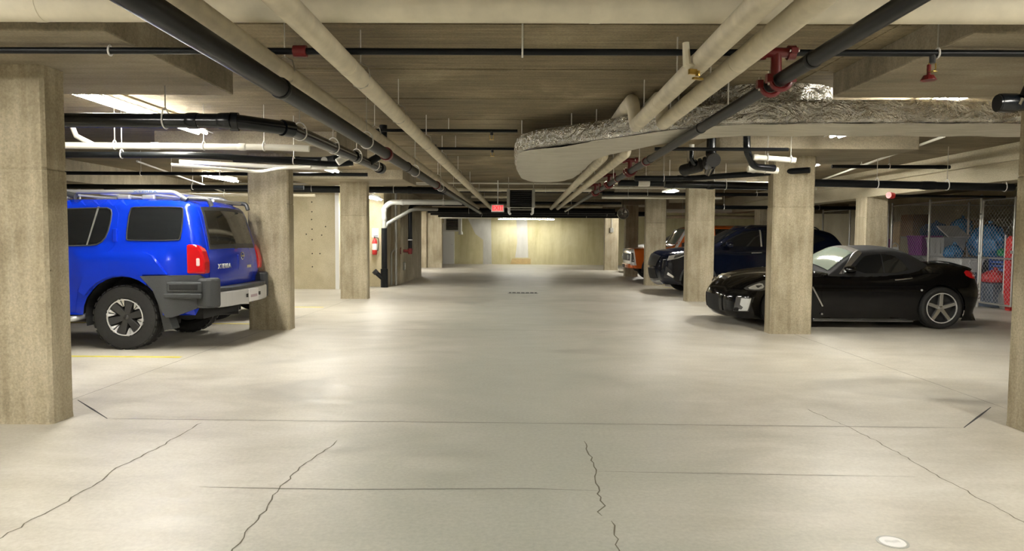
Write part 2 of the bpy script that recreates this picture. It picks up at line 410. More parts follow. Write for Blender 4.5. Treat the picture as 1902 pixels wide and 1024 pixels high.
# ================================================================== PIPES
def ring_hanger(parent, c, r, axis, top, m='clevis_white', rod='rod_steel', teardrop=True):
    """clevis: a strap round the pipe, a yoke and a threaded rod to the slab"""
    c = Vector(c); u = Vector((1, 0, 0)) if axis == 'y' else Vector((0, 1, 0)); mb = MB()
    pts = []
    for k in range(18):
        a = 2*math.pi*k/18; q = u*math.cos(a)*r*1.08+Vector((0, 0, 1))*math.sin(a)*r*1.08
        if q.z > 0: q.z *= 1.55
        pts.append(c+q)
    mb.tube(pts, .006, 6, closed=True)
    mb.tube([c-u*r*1.05+Vector((0, 0, r*.8)), c+u*r*1.05+Vector((0, 0, r*.8))], .005, 6)
    h = mb.build('hanger', m, parent, smooth=50)
    MB().tube([c+Vector((0, 0, r*1.6)), (c.x, c.y, top)], .005, 6).build('hanger_rod', rod, h)
    return h
def pipe(name, pts, r, m, label, cat='pipe', bend=.0, hang=(), collars=(), group=None, n=16, hm='clevis_white', cm=None, top=ZS, bendn=6):
    P = arcbend(pts, bend, bendn) if bend else pts
    o = MB().tube(P, r, n).build(name, m, smooth=45); tag(o, label, cat, group)
    for c, ax in hang: ring_hanger(o, c, r, ax, ZP if top == 'p' else top, hm)
    for c, ax, wd in collars:
        d = Vector((0, wd/2, 0)) if ax == 'y' else Vector((wd/2, 0, 0)) if ax == 'x' else Vector((0, 0, wd/2))
        MB().tube([Vector(c)-d, Vector(c)-d*.6, Vector(c)+d*.6, Vector(c)+d], [r*1.06, r*1.14, r*1.14, r*1.06], n).build('coupling', cm or m, o, smooth=40)
    return o
gA = 'long pipes running along the aisle ceiling'
def yh(x, z, ys): return [((x, y, z), 'y') for y in ys]
# --- three pipes on the left of the aisle
p = pipe('drain_pipe', [(-1.453, -2, 2.25), (-1.453, 25.0, 2.25)], .057, 'pipe_black', 'thick black pipe running down the left side of the aisle ceiling', group=gA,
         hang=yh(-1.453, 2.25, (6.6, 9.6, 12.6)), collars=[((-1.453, y, 2.25), 'y', .05) for y in (4.25, 8.9, 13.1)])
for y in (7.55, 12.0): MB().tube([(-1.453, y-.04, 2.25), (-1.453, y+.04, 2.25)], .072, 16).build('red_clamp', 'red_fitting', p, smooth=40)
def insul(x, z, y0, y1, r, label, seams, rods, m='pipe_cream'):
    o = MB().tube([(x, y0, z), (x, y1, z)], r, 20).build('insulated_pipe', m, smooth=45); tag(o, label, 'pipe', gA)
    for y in seams: MB().tube([(x, y-.035, z), (x, y+.035, z)], r*1.025, 20).build('jacket_band', m, o, smooth=45)
    for y in rods:
        h = MB().tube([(x-r*1.02, y, z+r*.3), (x-r*.72, y, z-r*.76), (x, y, z-r*1.05), (x+r*.72, y, z-r*.76), (x+r*1.02, y, z+r*.3), (x+r*.8, y, z+r*1.3), (x, y, z+r*1.7), (x-r*.8, y, z+r*1.3)], .005, 6, closed=True).build('hanger', 'rod_steel', o)
        MB().tube([(x, y, z+r*1.7), (x, y, ZS)], .005, 6).build('hanger_rod', 'clevis_white', h)
    return o
insul(-1.545, 2.42, -2, 25.0, .064, 'cream insulated pipe directly beside the thick black aisle pipe', (4.6, 6.9, 9.5, 12, 15), (4.6, 7.4, 10.2, 13, 16))
insul(-1.084, 2.42, -2, 25.0, .062, 'cream insulated pipe, the one nearest the aisle centre on the left', (4.4, 6.4, 8.9, 11.6, 15), (4.75, 6.2, 8.0, 9.6, 12, 14.8, 18))
# --- right pair: both rise over the duct and come down again behind it
for x, ya, yb, lab in ((1.065, 6.62, 9.15, 'cream insulated pipe on the right with a torn jacket and brass valve'), (1.296, 6.50, 8.75, 'cream insulated pipe with wrinkled jacket beside the black sprinkler main')):
    z = 2.42; r = .062
    o = MB().tube([(x, -2, z), (x, ya, z)], r, 20).build('insulated_pipe', 'pipe_cream', smooth=45); tag(o, lab, 'pipe', gA)
    MB().tube(arcbend([(x, ya-.1, z), (x, ya+.02, z), (x-.03, ya+.03, 2.668), (x-.03, ya+.5, 2.672), (x, yb-.12, 2.672), (x, yb, z), (x, yb+.3, z)], .09, 6), r*.97, 16).build('offset_bend', 'pipe_cream', o, smooth=45)
    MB().tube([(x, yb+.2, z), (x, 25.0, z)], r, 20).build('far_run', 'pipe_cream', o, smooth=45)
    for y in (4.3, 5.5, 10.5, 13): MB().tube([(x, y-.03, z), (x, y+.03, z)], r*1.025, 20).build('jacket_band', 'pipe_cream', o, smooth=45)
    for y in (4.9, 6.2, 10, 12.5): MB().tube([(x, y, z+r*.9), (x, y, ZS)], .005, 6).build('hanger_rod', 'clevis_white', o)
    if x < 1.2:      # torn sleeve round the drain valve
        t = MB(); t.tube([(x-.05, 4.22, z-.04), (x-.09, 4.22, z-.03), (x-.10, 4.22, z+.10)], [.03, .026, .02], 8)
        t.build('torn_jacket', 'pipe_cream_bright', o, smooth=40)
        v = MB().tube([(x-.03, 4.20, z-.07), (x-.03, 4.20, z-.10)], .014, 8).build('valve', 'brass', o)
        MB().box((x-.03, 4.20, z-.115), (.07, .02, .012), .5).box((x-.06, 4.20, z-.075), (.05, .02, .03), .3).build('valve_handle', 'brass', v)
# --- sprinkler main, branch line and grooved tees
main = pipe('sprinkler_main', [(1.565, -2, 2.33), (1.565, 25.0, 2.33)], .043, 'pipe_black', 'black sprinkler main slanting along the right of the aisle with red grooved fittings', group=gA,
            collars=[((1.565, y, 2.33), 'y', .05) for y in (3.85, 6.2, 8.6)])
def groove_tee(y, z0=2.33, z1=2.51, x=1.565, long=True):
    t = MB().tube([(x, y, z0+.03), (x, y, z1)], [.036, .03], 12).tube([(x-.11, y, z1), (x+.11, y, z1)], .031, 12).build('mechanical_tee', 'red_fitting', main, smooth=45)
    for dx in (-.09, .09):
        c = MB().tube([(x+dx-.022, y, z1), (x+dx+.022, y, z1)], .044, 14)
        c.box((x+dx, y-.05, z1), (.04, .03, .03)).box((x+dx, y+.05, z1), (.04, .03, .03)).build('coupling', 'red_fitting', t, smooth=40)
        for s in (-1, 1): MB().tube([(x+dx-.03, y+s*.052, z1), (x+dx+.03, y+s*.052, z1)], .009, 6).build('bolt', 'chrome', t)
    for dy in (-.085, .085):
        s = MB()
        arc = [(x+.062*math.cos(a), y+dy, z0+.062*math.sin(a)) for a in [math.pi*(-.95+.9*k/8) for k in range(9)]]
        s.tube(arc, .016, 8); s.box((x-.07, y+dy, z0+.005), (.035, .04, .05)).box((x+.07, y+dy, z0+.005), (.035, .04, .05))
        s.build('clamp_strap', 'red_fitting', t, smooth=40)
        for sx in (-.07, .07): MB().tube([(x+sx, y+dy, z0-.035), (x+sx, y+dy, z0+.05)], .008, 6).build('bolt', 'chrome', t)
groove_tee(4.40)
for y in (10.2, 12.6, 14.9): groove_tee(y, z1=2.49)
for y in (8.9, 11.5, 13.8): MB().tube([(1.565, y-.035, 2.33), (1.565, y+.035, 2.33)], .054, 14).build('red_coupling', 'red_fitting', main, smooth=40)
for y in (3.0, 5.4, 9.4, 12): MB().tube([(1.565, y, 2.37), (1.565, y, ZS)], .005, 6).build('hanger_rod', 'clevis_white', main)
br = pipe('sprinkler_branch', [(-5.2, 4.40, 2.51), (5.6, 4.40, 2.51)], .021, 'pipe_black', 'thin black sprinkler line crossing the whole ceiling in the foreground', n=10)
for x in (-2.57, 2.55): 
    ring_hanger(br, (x, 4.40, 2.505), .022, 'x', ZP if abs(x) > 2.6 else ZS)
MB().tube([(0.0, 4.38, 2.47), (0.0, 4.38, ZS)], .006, 6).build('hanger_rod', 'clevis_white', br)
MB().tube([(-1.42, 4.40, 2.51), (-1.34, 4.40, 2.51)], .036, 12).build('coupling', 'red_fitting', br, smooth=40)
def sprinkler(parent, c, up=False):
    c = Vector(c); s = 1 if up else -1
    h = MB().tube([c, c+Vector((0, 0, .05*s))], .018, 8).build('sprinkler_head', 'black_plastic', parent)
    MB().tube([c+Vector((-.02, 0, .05*s)), c+Vector((-.022, 0, .085*s)), c+Vector((0, 0, .105*s)), c+Vector((.022, 0, .085*s)), c+Vector((.02, 0, .05*s))], .004, 6).lathe([(.0, 0), (.03, .0), (.03, .003), (0, .003)], Matrix.Translation(c+Vector((0, 0, .105*s))), 10).build('deflector', 'brass', h)
sprinkler(br, (2.52+.0, 4.40, 2.50)); 
MB().tube([(2.50, 4.40, 2.44), (2.50, 4.40, 2.36)], .012, 8).lathe([(.045, 0), (.045, .004), (.03, .03), (0, .03)], Matrix.Translation((2.50, 4.40, 2.345)), 12).build('sprinkler_cage', 'red_fitting', br)
for y, x0, x1, z, lab in ((8.2, -1.9, -.05, 2.60, 'thin black sprinkler line reaching the foil duct, the higher of two'), (9.6, -1.3, -.1, 2.57, 'thin black sprinkler line with a hanging head just behind the first duct line')):
    b2 = pipe('sprinkler_branch', [(x0, y, z), (x1, y, z)], .019, 'pipe_black', lab, n=10)
    sprinkler(b2, (x1-.3, y, z)); sprinkler(b2, (x0+.12, y, z+.05))
    MB().tube([(x0, y, z), (x0+.03, y, z)], .03, 10).build('end_cap', 'pipe_grey', b2)
    MB().tube([(x1-.8, y, z), (x1-.8, y, ZS)], .005, 6).build('hanger_rod', 'clevis_white', b2)
# --- big cream pipe right above the lens
o = MB().tube([(-9, 3.95, 2.645), (9, 3.95, 2.645)], .092, 24).build('insulated_pipe', 'pipe_cream_bright', smooth=45)
tag(o, 'large cream insulated pipe crossing the very top of the photo', 'pipe')
for x in (-4.4, -2.7, -1.3, .4, 1.5, 2.9, 4.5): MB().tube([(x-.03, 3.95, 2.645), (x+.03, 3.95, 2.645)], .0945, 24).build('jacket_band', 'pipe_cream_bright', o, smooth=45)

# --- left bay: black drain with a dog-leg into the aisle direction
zb = 2.275
o = pipe('drain_pipe', [(-7.0, 5.60, zb), (-2.30, 5.60, zb), (-1.98, 5.98, zb), (-1.86, 9.25, zb-.01)], .058, 'pipe_black_gloss', 'black drain pipe leaving the near left column and bending down the aisle', bend=.10,
         hang=[((-2.84, 5.60, zb), 'x'), ((-1.972, 6.25, zb), 'y'), ((-1.93, 7.2, zb), 'y'), ((-1.90, 8.1, zb), 'y'), ((-1.87, 8.95, zb), 'y')],
         collars=[((-2.62, 5.6, zb), 'x', .09), ((-2.36, 5.6, zb), 'x', .10), ((-1.90, 8.0, zb), 'y', .08)])
MB().tube([(-2.33, 5.63, zb), (-2.27, 5.64, zb)], .074, 16).build('bend_hub', 'pipe_black_gloss', o, smooth=40)
MB().tube([(-2.02, 5.93, zb), (-1.97, 6.02, zb)], .069, 16).build('bend_hub', 'pipe_black_gloss', o, smooth=40)
MB().tube([(-1.862, 9.16, zb-.01), (-1.859, 9.30, zb-.01)], .07, 16).build('end_cap', 'pipe_black', o, smooth=40)
MB().tube([(-1.86, 8.6, zb), (-1.72, 8.75, zb+.12), (-1.72, 8.75, ZS)], .05, 12).build('riser', 'pipe_black', o, smooth=45)
MB().tube([(-1.91, 7.75, zb-.02), (-2.02, 7.7, zb-.10)], .04, 12).build('cleanout', 'pipe_white', o, smooth=45)

# --- left bay: cream condensate line
o = pipe('condensate_pipe', [(-6.6, 7.30, 2.30), (-2.66, 7.42, 2.30), (-2.25, 7.45, 2.29)], .034, 'pipe_white', 'white pipe running level above the blue vehicle roof', n=12,
         hang=[((-4.28, 7.37, 2.30), 'x'), ((-3.35, 7.40, 2.30), 'x'), ((-2.72, 7.42, 2.30), 'x')], collars=[((-3.86, 7.385, 2.30), 'x', .10), ((-2.95, 7.41, 2.30), 'x', .08)])
MB().tube([(-4.5, 7.36, 2.31), (-4.68, 7.36, 2.40), (-4.72, 7.36, 2.50)], .026, 10).build('branch_bend', 'pipe_white', o, smooth=45)
pipe('drain_pipe', [(-6.6, 7.62, 2.235), (-3.5, 7.62, 2.235), (-2.2, 8.3, 2.215), (-2.0, 8.35, 2.24)], .034, 'pipe_black', 'black pipe hung just below the white pipe above the blue vehicle', bend=.2, n=12,
     hang=[((-4.35, 7.62, 2.235), 'x'), ((-2.62, 8.08, 2.222), 'x')])
pipe('conduit', [(-3.9, 7.80, 2.15), (-3.55, 7.9, 2.13), (-3.1, 8.3, 2.12), (-2.75, 8.0, 2.14), (-2.4, 8.0, 2.15)], .018, 'pipe_white', 'thin bent white conduit above the rear of the blue vehicle', bend=.15, n=8)
pipe('vent_pipe', [(-4.4, 9.0, 2.31), (-3.35, 9.6, 2.31), (-2.6, 9.75, 2.31)], .03, 'pipe_white', 'white sloping pipe in front of the column by the blue vehicle', bend=.15, n=10)
pipe('drain_pipe', [(-4.0, 9.75, 2.43), (-2.75, 9.70, 2.41), (-2.45, 9.3, 2.40)], .045, 'pipe_black', 'black elbowed pipe at the top of the column by the blue vehicle', bend=.12, n=12, collars=[((-3.1, 9.715, 2.415), 'x', .08)])
pipe('drain_pipe', [(-2.95, 9.4, 2.33), (-2.55, 9.1, 2.30), (-2.50, 8.9, 2.33)], .04, 'pipe_grey', 'short grey capped drain stub beside the lit strip light', bend=.08, n=12, collars=[((-2.56, 9.11, 2.30), 'x', .07)])
for k, (y, z, r, m, lab, xe) in enumerate(((11.4, 2.37, .03, 'pipe_black', 'black pipe in the dark left bay, highest of three above the vehicle', -2.5), (13.2, 2.28, .045, 'pipe_black', 'thick black pipe in the dark left bay above the blue vehicle roof', -4.1), (14.6, 2.22, .03, 'pipe_cream', 'cream pipe deep in the left bay', -4.3))):
    pipe('bay_pipe', [(-9.1, y, z), (xe, y, z)], r, m, lab, n=10, hang=[((-6.2, y, z), 'x'), ((-4.9, y, z), 'x')])
pipe('conduit', [(-5.6, 10.2, 2.44), (-7.4, 17.5, 2.44)], .016, 'galvanised', 'thin galvanised conduit slanting across the dark left bay', n=8, hang=[((-6.1, 12.2, 2.44), 'y'), ((-6.7, 14.7, 2.44), 'y')])
# --- wall line left: thick black main across the concrete wall
o = pipe('drain_main', [(-10.5, 17.62, 2.57), (-2.2, 17.62, 2.54), (-1.7, 18.2, 2.52)], .085, 'pipe_black', 'thick black main pipe crossing in front of the pale left wall', bend=.2,
         hang=[((-5.26, 17.62, 2.565), 'x'), ((-3.2, 17.62, 2.55), 'x')], collars=[((-4.35, 17.62, 2.56), 'x', .12), ((-2.8, 17.62, 2.545), 'x', .12)])
pipe('conduit', [(-7, 17.3, 2.66), (-1.9, 17.3, 2.66)], .016, 'galvanised', 'thin bright conduit just above the thick black main on the left', n=8)
# --- standpipes by the fire extinguisher
o = pipe('standpipe', [(-3.70, 18.90, .02), (-3.70, 18.90, 2.15), (-3.52, 18.90, 2.30), (-1.6, 18.95, 2.31)], .072, 'pipe_grey', 'grey vertical standpipe with a black clean-out foot, left of the aisle', bend=.12,
         collars=[((-3.70, 18.9, 2.08), 'z', .12), ((-3.70, 18.9, 1.85), 'z', .10), ((-3.2, 18.91, 2.30), 'x', .08), ((-2.1, 18.93, 2.31), 'x', .10)], hang=[((-2.1, 18.93, 2.31), 'x')])
MB().tube([(-3.70, 18.90, .0), (-3.70, 18.90, .50)], .10, 16).tube([(-3.72, 18.88, .22), (-3.93, 18.82, .42)], .062, 12).build('cleanout_wye', 'pipe_black', o, smooth=40)
MB().tube([(-3.90, 18.83, .385), (-3.96, 18.81, .45)], .075, 12).build('cleanout_plug', 'black_plastic', o, smooth=40)
MB().tube([(-3.70, 18.90, 1.55), (-3.62, 18.92, 1.72), (-3.05, 19.3, 2.10), (-2.9, 19.4, 2.14), (-2.4, 20.0, 2.16)], .05, 12).build('diagonal_branch', 'pipe_grey', o, smooth=45)
MB().tube([(-3.70, 18.9, .50), (-3.70, 18.9, 1.6)], .078, 16).build('dark_sleeve', 'pipe_black', o, smooth=45)
o = pipe('standpipe', [(-3.50, 19.55, .02), (-3.50, 19.55, 2.62)], .033, 'pipe_grey', 'slim grey riser with an offset tee next to the thick standpipe', n=12, collars=[((-3.50, 19.55, 1.05), 'z', .12), ((-3.50, 19.55, .62), 'z', .10)])
MB().tube(arcbend([(-3.50, 19.55, 1.05), (-3.63, 19.55, .92), (-3.63, 19.55, .02)], .06), .028, 10).build('offset_leg', 'pipe_grey', o, smooth=45)
o = pipe('standpipe', [(-3.17, 20.0, 1.02), (-3.17, 20.0, 2.24), (-3.0, 20.2, 2.32), (-1.6, 20.3, 2.32)], .058, 'pipe_black', 'short black drop pipe ending in a red hose valve', bend=.12, collars=[((-3.17, 20.0, 1.32), 'z', .06)])
MB().tube([(-3.17, 20.0, .88), (-3.17, 20.0, 1.04)], [.06, .075], 12).tube([(-3.17, 20.0, .96), (-3.36, 19.94, .97)], .045, 10).build('hose_valve', 'red_fitting', o, smooth=40)
MB().lathe([(.10, -.012), (.10, .012)], Matrix.Translation((-3.42, 19.93, .97)) @ Matrix.Rotation(math.pi/2, 4, 'Y'), 14).build('valve_wheel', 'red_fitting', o)
MB().tube([(-3.17, 20.0, 1.27), (-3.17, 20.0, 1.30)], .07, 14).build('white_band', 'white_plastic', o)

# --- far cross runs over the aisle
far = [(17.3, -4.5, 1.95, 2.70, .022, 'pipe_white', 'thin white cross pipe over the aisle, the topmost far one'),
       (18.6, -3.0, 1.85, 2.63, .05, 'pipe_cream_bright', 'cream cross pipe over the aisle above the exit sign'),
       (19.8, -2.6, 3.4, 2.66, .028, 'pipe_black', 'thin black cross pipe over the aisle'),
       (21.0, -1.5, .3, 2.58, .04, 'pipe_cream', 'short cream cross pipe left of the hanging dark unit'),
       (25.2, -3.2, 2.9, 2.50, .05, 'pipe_cream', 'cream cross pipe passing behind the hanging dark unit'),
       (24.0, -3.4, 3.4, 2.56, .045, 'pipe_black', 'black cross pipe far down the aisle, the upper one'),
       (25.55, -3.4, 3.4, 2.34, .10, 'pipe_black', 'thick black cross pipe far down the aisle'),
       (26.3, -3.4, 5.4, 2.28, .09, 'pipe_black', 'thickest black cross pipe in front of the far beam'),
       (27.0, -3.2, 4.4, 2.18, .04, 'pipe_black', 'lowest black cross pipe in front of the bright back wall'),
       (28.6, -3.3, -1.2, 2.16, .03, 'pipe_white', 'white cross pipe left of the long far light'),
       (16.6, 1.95, 9.0, 2.56, .03, 'pipe_white', 'white cross pipe over the right bays, the upper one'),
       (17.0, 1.95, 6.9, 2.44, .04, 'pipe_black', 'black cross pipe over the right bay of the dark blue vehicle'),
       (16.2, 1.85, 4.6, 2.30, .026, 'pipe_white', 'thin white cross pipe meeting the far right column'),
       (14.0, 1.8, 8.8, 2.47, .035, 'pipe_cream', 'cream cross pipe above the column before the dark blue vehicle'),
       (13.2, 1.8, 4.2, 2.44, .016, 'galvanised', 'thin galvanised conduit crossing beside the sprinkler main'),
       (23.5, 4.6, 9.5, 2.30, .06, 'pipe_white', 'white pipe seen between the far right columns, upper'),
       (24.8, 4.6, 9.5, 2.14, .06, 'pipe_cream', 'cream pipe seen between the far right columns, lower'),
       (19.0, 4.4, 9.2, 2.22, .05, 'pipe_black', 'black pipe above the roof of the dark blue vehicle')]
for y, a, b, z, r, m, lab in far:
    xs = [a+(b-a)*t for t in (.22, .75)]
    pipe('cross_pipe', [(a, y, z), (b, y, z)], r, m, lab, n=10, hang=[((x, y, z), 'x') for x in xs if z+r*1.7 < ZS-.02], collars=[((a+(b-a)*.5, y, z), 'x', .1)])
# --- right cluster of drains beside the duct
gR = None
o = pipe('drain_pipe', [(2.42, 9.05, ZS-.003), (2.42, 9.05, 2.42), (2.50, 9.3, 2.34), (2.62, 9.9, 2.30)], .058, 'pipe_black_gloss', 'black vertical drain with a big capped wye beside the foil duct', bend=.05, collars=[((2.42, 9.05, 2.46), 'z', .08)])
MB().tube([(2.42, 9.0, 2.40), (2.40, 8.86, 2.36), (2.39, 8.80, 2.34)], [.07, .085, .085], 16).build('cleanout_plug', 'black_plastic', o, smooth=40)
MB().tube([(2.30, 9.1, 2.30), (2.12, 9.25, 2.26), (2.18, 9.4, 2.24)], [.075, .075, .05], 14).build('flexible_boot', 'rubber', o, smooth=40)
for k in range(4): MB().tube([(2.36-.05*k, 9.06+.04*k, 2.33-.012*k), (2.345-.05*k, 9.07+.04*k, 2.328-.012*k)], .085, 14).build('boot_rib', 'rubber', o)
MB().tube(arcbend([(2.16, 9.0, 2.54), (2.16, 9.0, 2.34), (2.35, 9.2, 2.28)], .08), .028, 10).build('side_vent', 'pipe_black_gloss', o, smooth=45); MB().tube([(2.16, 9.0, 2.52), (2.16, 9.0, 2.56)], .033, 10).build('vent_cap', 'pipe_white', o)
pipe('drain_pipe', [(2.85, 9.0, ZS-.003), (2.86, 9.0, 2.48), (3.0, 9.15, 2.30), (3.3, 9.25, 2.29)], .045, 'pipe_black_gloss', 'black drain stack bending toward the white pipe at the right column', bend=.08)
pipe('condensate_pipe', [(2.93, 8.95, 2.40), (3.44, 8.9, 2.355)], .034, 'pipe_white', 'short white pipe hung before the top of the right column', hang=[((3.1, 8.93, 2.385), 'x'), ((3.38, 8.905, 2.36), 'x')], collars=[((2.96, 8.95, 2.397), 'x', .06)], n=12)
pipe('condensate_pipe', [(3.02, 9.45, 2.30), (3.42, 9.45, 2.28)], .045, 'pipe_white', 'second short white pipe just under the first at the right column', collars=[((3.1, 9.45, 2.297), 'x', .05)], hang=[((3.25, 9.45, 2.289), 'x')], top='p', n=12)
pipe('drain_pipe', [(1.75, 10.9, 2.29), (2.6, 10.95, 2.30), (4.05, 9.95, 2.34)], .042, 'pipe_black', 'black pipe angling to the top of the column before the convertible', bend=.15, hang=[((2.2, 10.93, 2.295), 'x')], collars=[((2.45, 10.94, 2.30), 'x', .09)])
pipe('drain_pipe', [(2.35, 11.6, 2.26), (4.6, 11.6, 2.22)], .062, 'pipe_black_gloss', 'thick black horizontal drain behind the capped wye', collars=[((2.45, 11.6, 2.26), 'x', .12), ((3.1, 11.6, 2.245), 'x', .12)], hang=[((3.35, 11.6, 2.24), 'x')])
pipe('drain_pipe', [(1.7, 12.4, 2.34), (3.0, 12.4, 2.33)], .055, 'pipe_black', 'black pipe with a pale sleeve crossing right of the duct end', collars=[((2.15, 12.4, 2.337), 'x', .2)], hang=[((2.6, 12.4, 2.333), 'x')], cm='pipe_white')
pipe('fire_line', [(1.65, 8.78, 2.475), (3.3, 8.78, 2.475)], .022, 'pipe_black', 'thin dark line from the sprinkler main toward the right bay', n=8)
pipe('drain_pipe', [(4.22, 10.47, 2.205), (7.25, 10.47, 2.150)], .056, 'pipe_black', 'black drain pipe sloping over the black convertible', hang=[((5.25, 10.47, 2.186), 'x'), ((6.28, 10.47, 2.167), 'x')], collars=[((6.0, 10.47, 2.172), 'x', .22)])
ring_hanger(bpy.data.objects['drain_pipe.010'], (7.12, 10.47, 2.152), .056, 'x', 2.24)
pipe('sprinkler_branch', [(4.9, 11.2, 2.52), (6.75, 11.2, 2.52)], .03, 'pipe_black', 'short black sprinkler pipe above the drain over the convertible', n=10, hang=[((5.8, 11.2, 2.52), 'x')], collars=[((6.6, 11.2, 2.52), 'x', .14)])
pipe('conduit', [(5.1, 8.6, 2.62), (7.1, 19, 2.62)], .018, 'pipe_white', 'thin white conduit running beside the deep beam on the right', n=8, hang=[((5.75, 12, 2.62), 'y')])
o = pipe('sprinkler_branch', [(6.9, 13.2, 2.19), (9.2, 13.5, 2.20)], .024, 'pipe_black', 'black pipe with a red elbow under the deep beam by the cage', n=10)
MB().tube([(6.82, 13.15, 2.20), (6.92, 13.2, 2.19)], .06, 12).build('red_elbow', 'red_paint', o, smooth=40)
# near the right edge: black drain end with clean-out
o = pipe('drain_pipe', [(3.07, 4.62, 2.25), (3.50, 4.60, 2.265), (5.6, 4.6, 2.28)], .055, 'pipe_black_gloss', 'black drain end with hub at the right edge of the photo', collars=[((3.14, 4.62, 2.252), 'x', .12)])
MB().tube(arcbend([(3.22, 4.56, 2.28), (3.24, 4.54, 2.36), (3.4, 4.52, 2.37)], .06), .045, 12).build('vent_elbow', 'pipe_black_gloss', o, smooth=45)
MB().tube([(3.17, 4.56, 2.23), (3.19, 4.56, 2.27)], .012, 8).build('hose_clamp', 'chrome', o)
MB().tube([(3.6, 4.6, 2.32), (3.6, 4.6, ZP)], .005, 6).build('hanger_rod', 'rod_steel', o)

# ================================================================== DUCT
duct_plan = [(7.4, 5.80), (3.4, 5.80), (2.05, 5.86), (1.55, 6.02), (1.25, 6.24), (.92, 6.70), (.45, 7.22), (.10, 7.55), (-.05, 7.85), (-.09, 8.6), (-.08, 10.2), (-.02, 11.4), (.12, 11.85), (.35, 11.95), (.70, 11.8), (.85, 11.2), (.895, 10), (.905, 8.4), (1.18, 7.75), (1.45, 7.1), (1.75, 6.72), (2.2, 6.60), (3.4, 6.58), (7.4, 6.58)]
def resample(poly, step, closed=True):
    out = []; n = len(poly)
    for i in range(n if closed else n-1):
        a, b = poly[i], poly[(i+1) % n]; L = math.dist(a, b); k = max(1, round(L/step))
        out += [tuple(x+(y-x)*j/k for x, y in zip(a, b)) for j in range(k)]
    return out if closed else out+[poly[-1]]
def inset(poly, d):
    n = len(poly); out = []; A = sum(poly[i][0]*poly[(i+1) % n][1]-poly[(i+1) % n][0]*poly[i][1] for i in range(n)); sg = 1 if A > 0 else -1
    for i in range(n):
        (ax, ay), (bx, by) = poly[i-1], poly[(i+1) % n]; tx, ty = bx-ax, by-ay; L = math.hypot(tx, ty) or 1
        out.append((poly[i][0]-sg*ty/L*d, poly[i][1]+sg*tx/L*d))
    return out
DS = 1.068
duct_plan = [(x*DS, y*DS) for x, y in duct_plan]
dp = resample(chaikin(duct_plan[1:-1], 1, False), .05, False); dp = [duct_plan[0]]+dp+[duct_plan[-1]]; dp = resample(dp, .05)
def cdt_fill(poly, step, extra=()):
    poly = [Vector(p[:2]) for p in poly]; n = len(poly); P = np.array([tuple(p) for p in poly])
    lo, hi = P.min(0), P.max(0); gx = np.arange(lo[0]+step/2, hi[0], step); gy = np.arange(lo[1]+step/2, hi[1], step)
    G = np.array([(x, y) for x in gx for y in gy]).reshape(-1, 2)
    if len(G):
        ins = np.zeros(len(G), bool)
        for i in range(n):
            a, b = P[i], P[(i+1) % n]
            c = ((a[1] > G[:, 1]) != (b[1] > G[:, 1])); den = b[1]-a[1] if abs(b[1]-a[1]) > 1e-12 else 1e-12
            ins ^= c & (G[:, 0] < (b[0]-a[0])*(G[:, 1]-a[1])/den+a[0])
        G = G[ins]
        if len(G):
            d = np.full(len(G), 9.)
            for i in range(n):
                a, b = P[i], P[(i+1) % n]; ab = b-a; t = np.clip(((G-a) @ ab)/max(ab @ ab, 1e-12), 0, 1)
                d = np.minimum(d, np.hypot(*(G-a-t[:, None]*ab).T))
            G = G[d > step*.45]
    pts = poly+[Vector(g) for g in G]+[Vector(e) for e in extra]
    r = delaunay_2d_cdt(pts, [], [list(range(n))], 1, 1e-6)
    return [tuple(v) for v in r[0]], [tuple(f) for f in r[2]]
duct = empty('foil_duct', (2.0, 6.2, 2.3), 'large foil-wrapped air duct crossing from the right and turning down the aisle', 'air duct')
def wob(x, y, z): return .012*math.sin(7*x+3*y)*math.sin(5*y+11*z)+.006*math.sin(23*x+19*y+9*z)
mb = MB(); rings = [(2.385, .05), (2.395, .018), (2.42, .004), (2.45, 0), (2.49, 0), (2.53, .0), (2.565, .006), (2.588, .03), (2.598, .07)]
vs = []; n = len(dp)
for z, ins_ in rings:
    for (x, y) in inset(dp, ins_):
        k = wob(x, y, z)*(1 if .0 <= ins_ < .03 else .3); vs.append((x+k*.6, y-k, z+.3*k))
fs = [(i*n+j, i*n+(j+1) % n, i*n+n+(j+1) % n, i*n+n+j) for i in range(len(rings)-1) for j in range(n)]
mb.add(vs, fs)
tv, tf = cdt_fill(inset(dp, .07), .2); mb.add([(x, y, 2.598) for x, y in tv], tf)
mb.build('foil_jacket', 'foil', smooth=60).parent = duct
duct.location = (0, 0, 0)
mb = MB(); uv, uf = cdt_fill(inset(dp, .025), .07)
def under(x, y): 
    f = .5+.5*math.sin(y*8+1.5*math.sin(x*3)) if y > 7.6 and x < 1.1 else .5+.5*math.sin(x*9+y*4)
    return 2.388-.018*max(0, 1-abs(x-.45)/.6)*(y > 7.5)-.008*f
mb.add([(x, y, under(x, y)) for x, y in uv], uf)
o = mb.build('plastic_underside', 'plastic_wrap', duct, smooth=70); o['label'] = 'pale plastic sheet wrapping the underside'
for x in (2.65, 4.9):
    MB().bb((x-.04, 6.18, 2.40), (x+.04, 6.20, 2.585)).build('tape_band', 'foil', duct, bevel=.004)
MB().prism(chaikin([(1.75, 6.3), (2.9, 6.3), (2.9, 7.3), (1.75, 7.3)], 2), 'z', 2.59, ZS-.002).build('riser_box', 'foil', duct, smooth=40)
MB().tube([(.0, 8.3, 2.58), (.0, 8.3, ZS)], .006, 6).build('hanger_rod', 'clevis_white', duct)
for x, y in ((.55, 7.85), (.8, 7.6), (1.2, 7.9), (1.5, 6.8)): MB().tube([(x, y, 2.57), (x, y, ZS)], .006, 6).build('hanger_rod', 'clevis_white', duct)
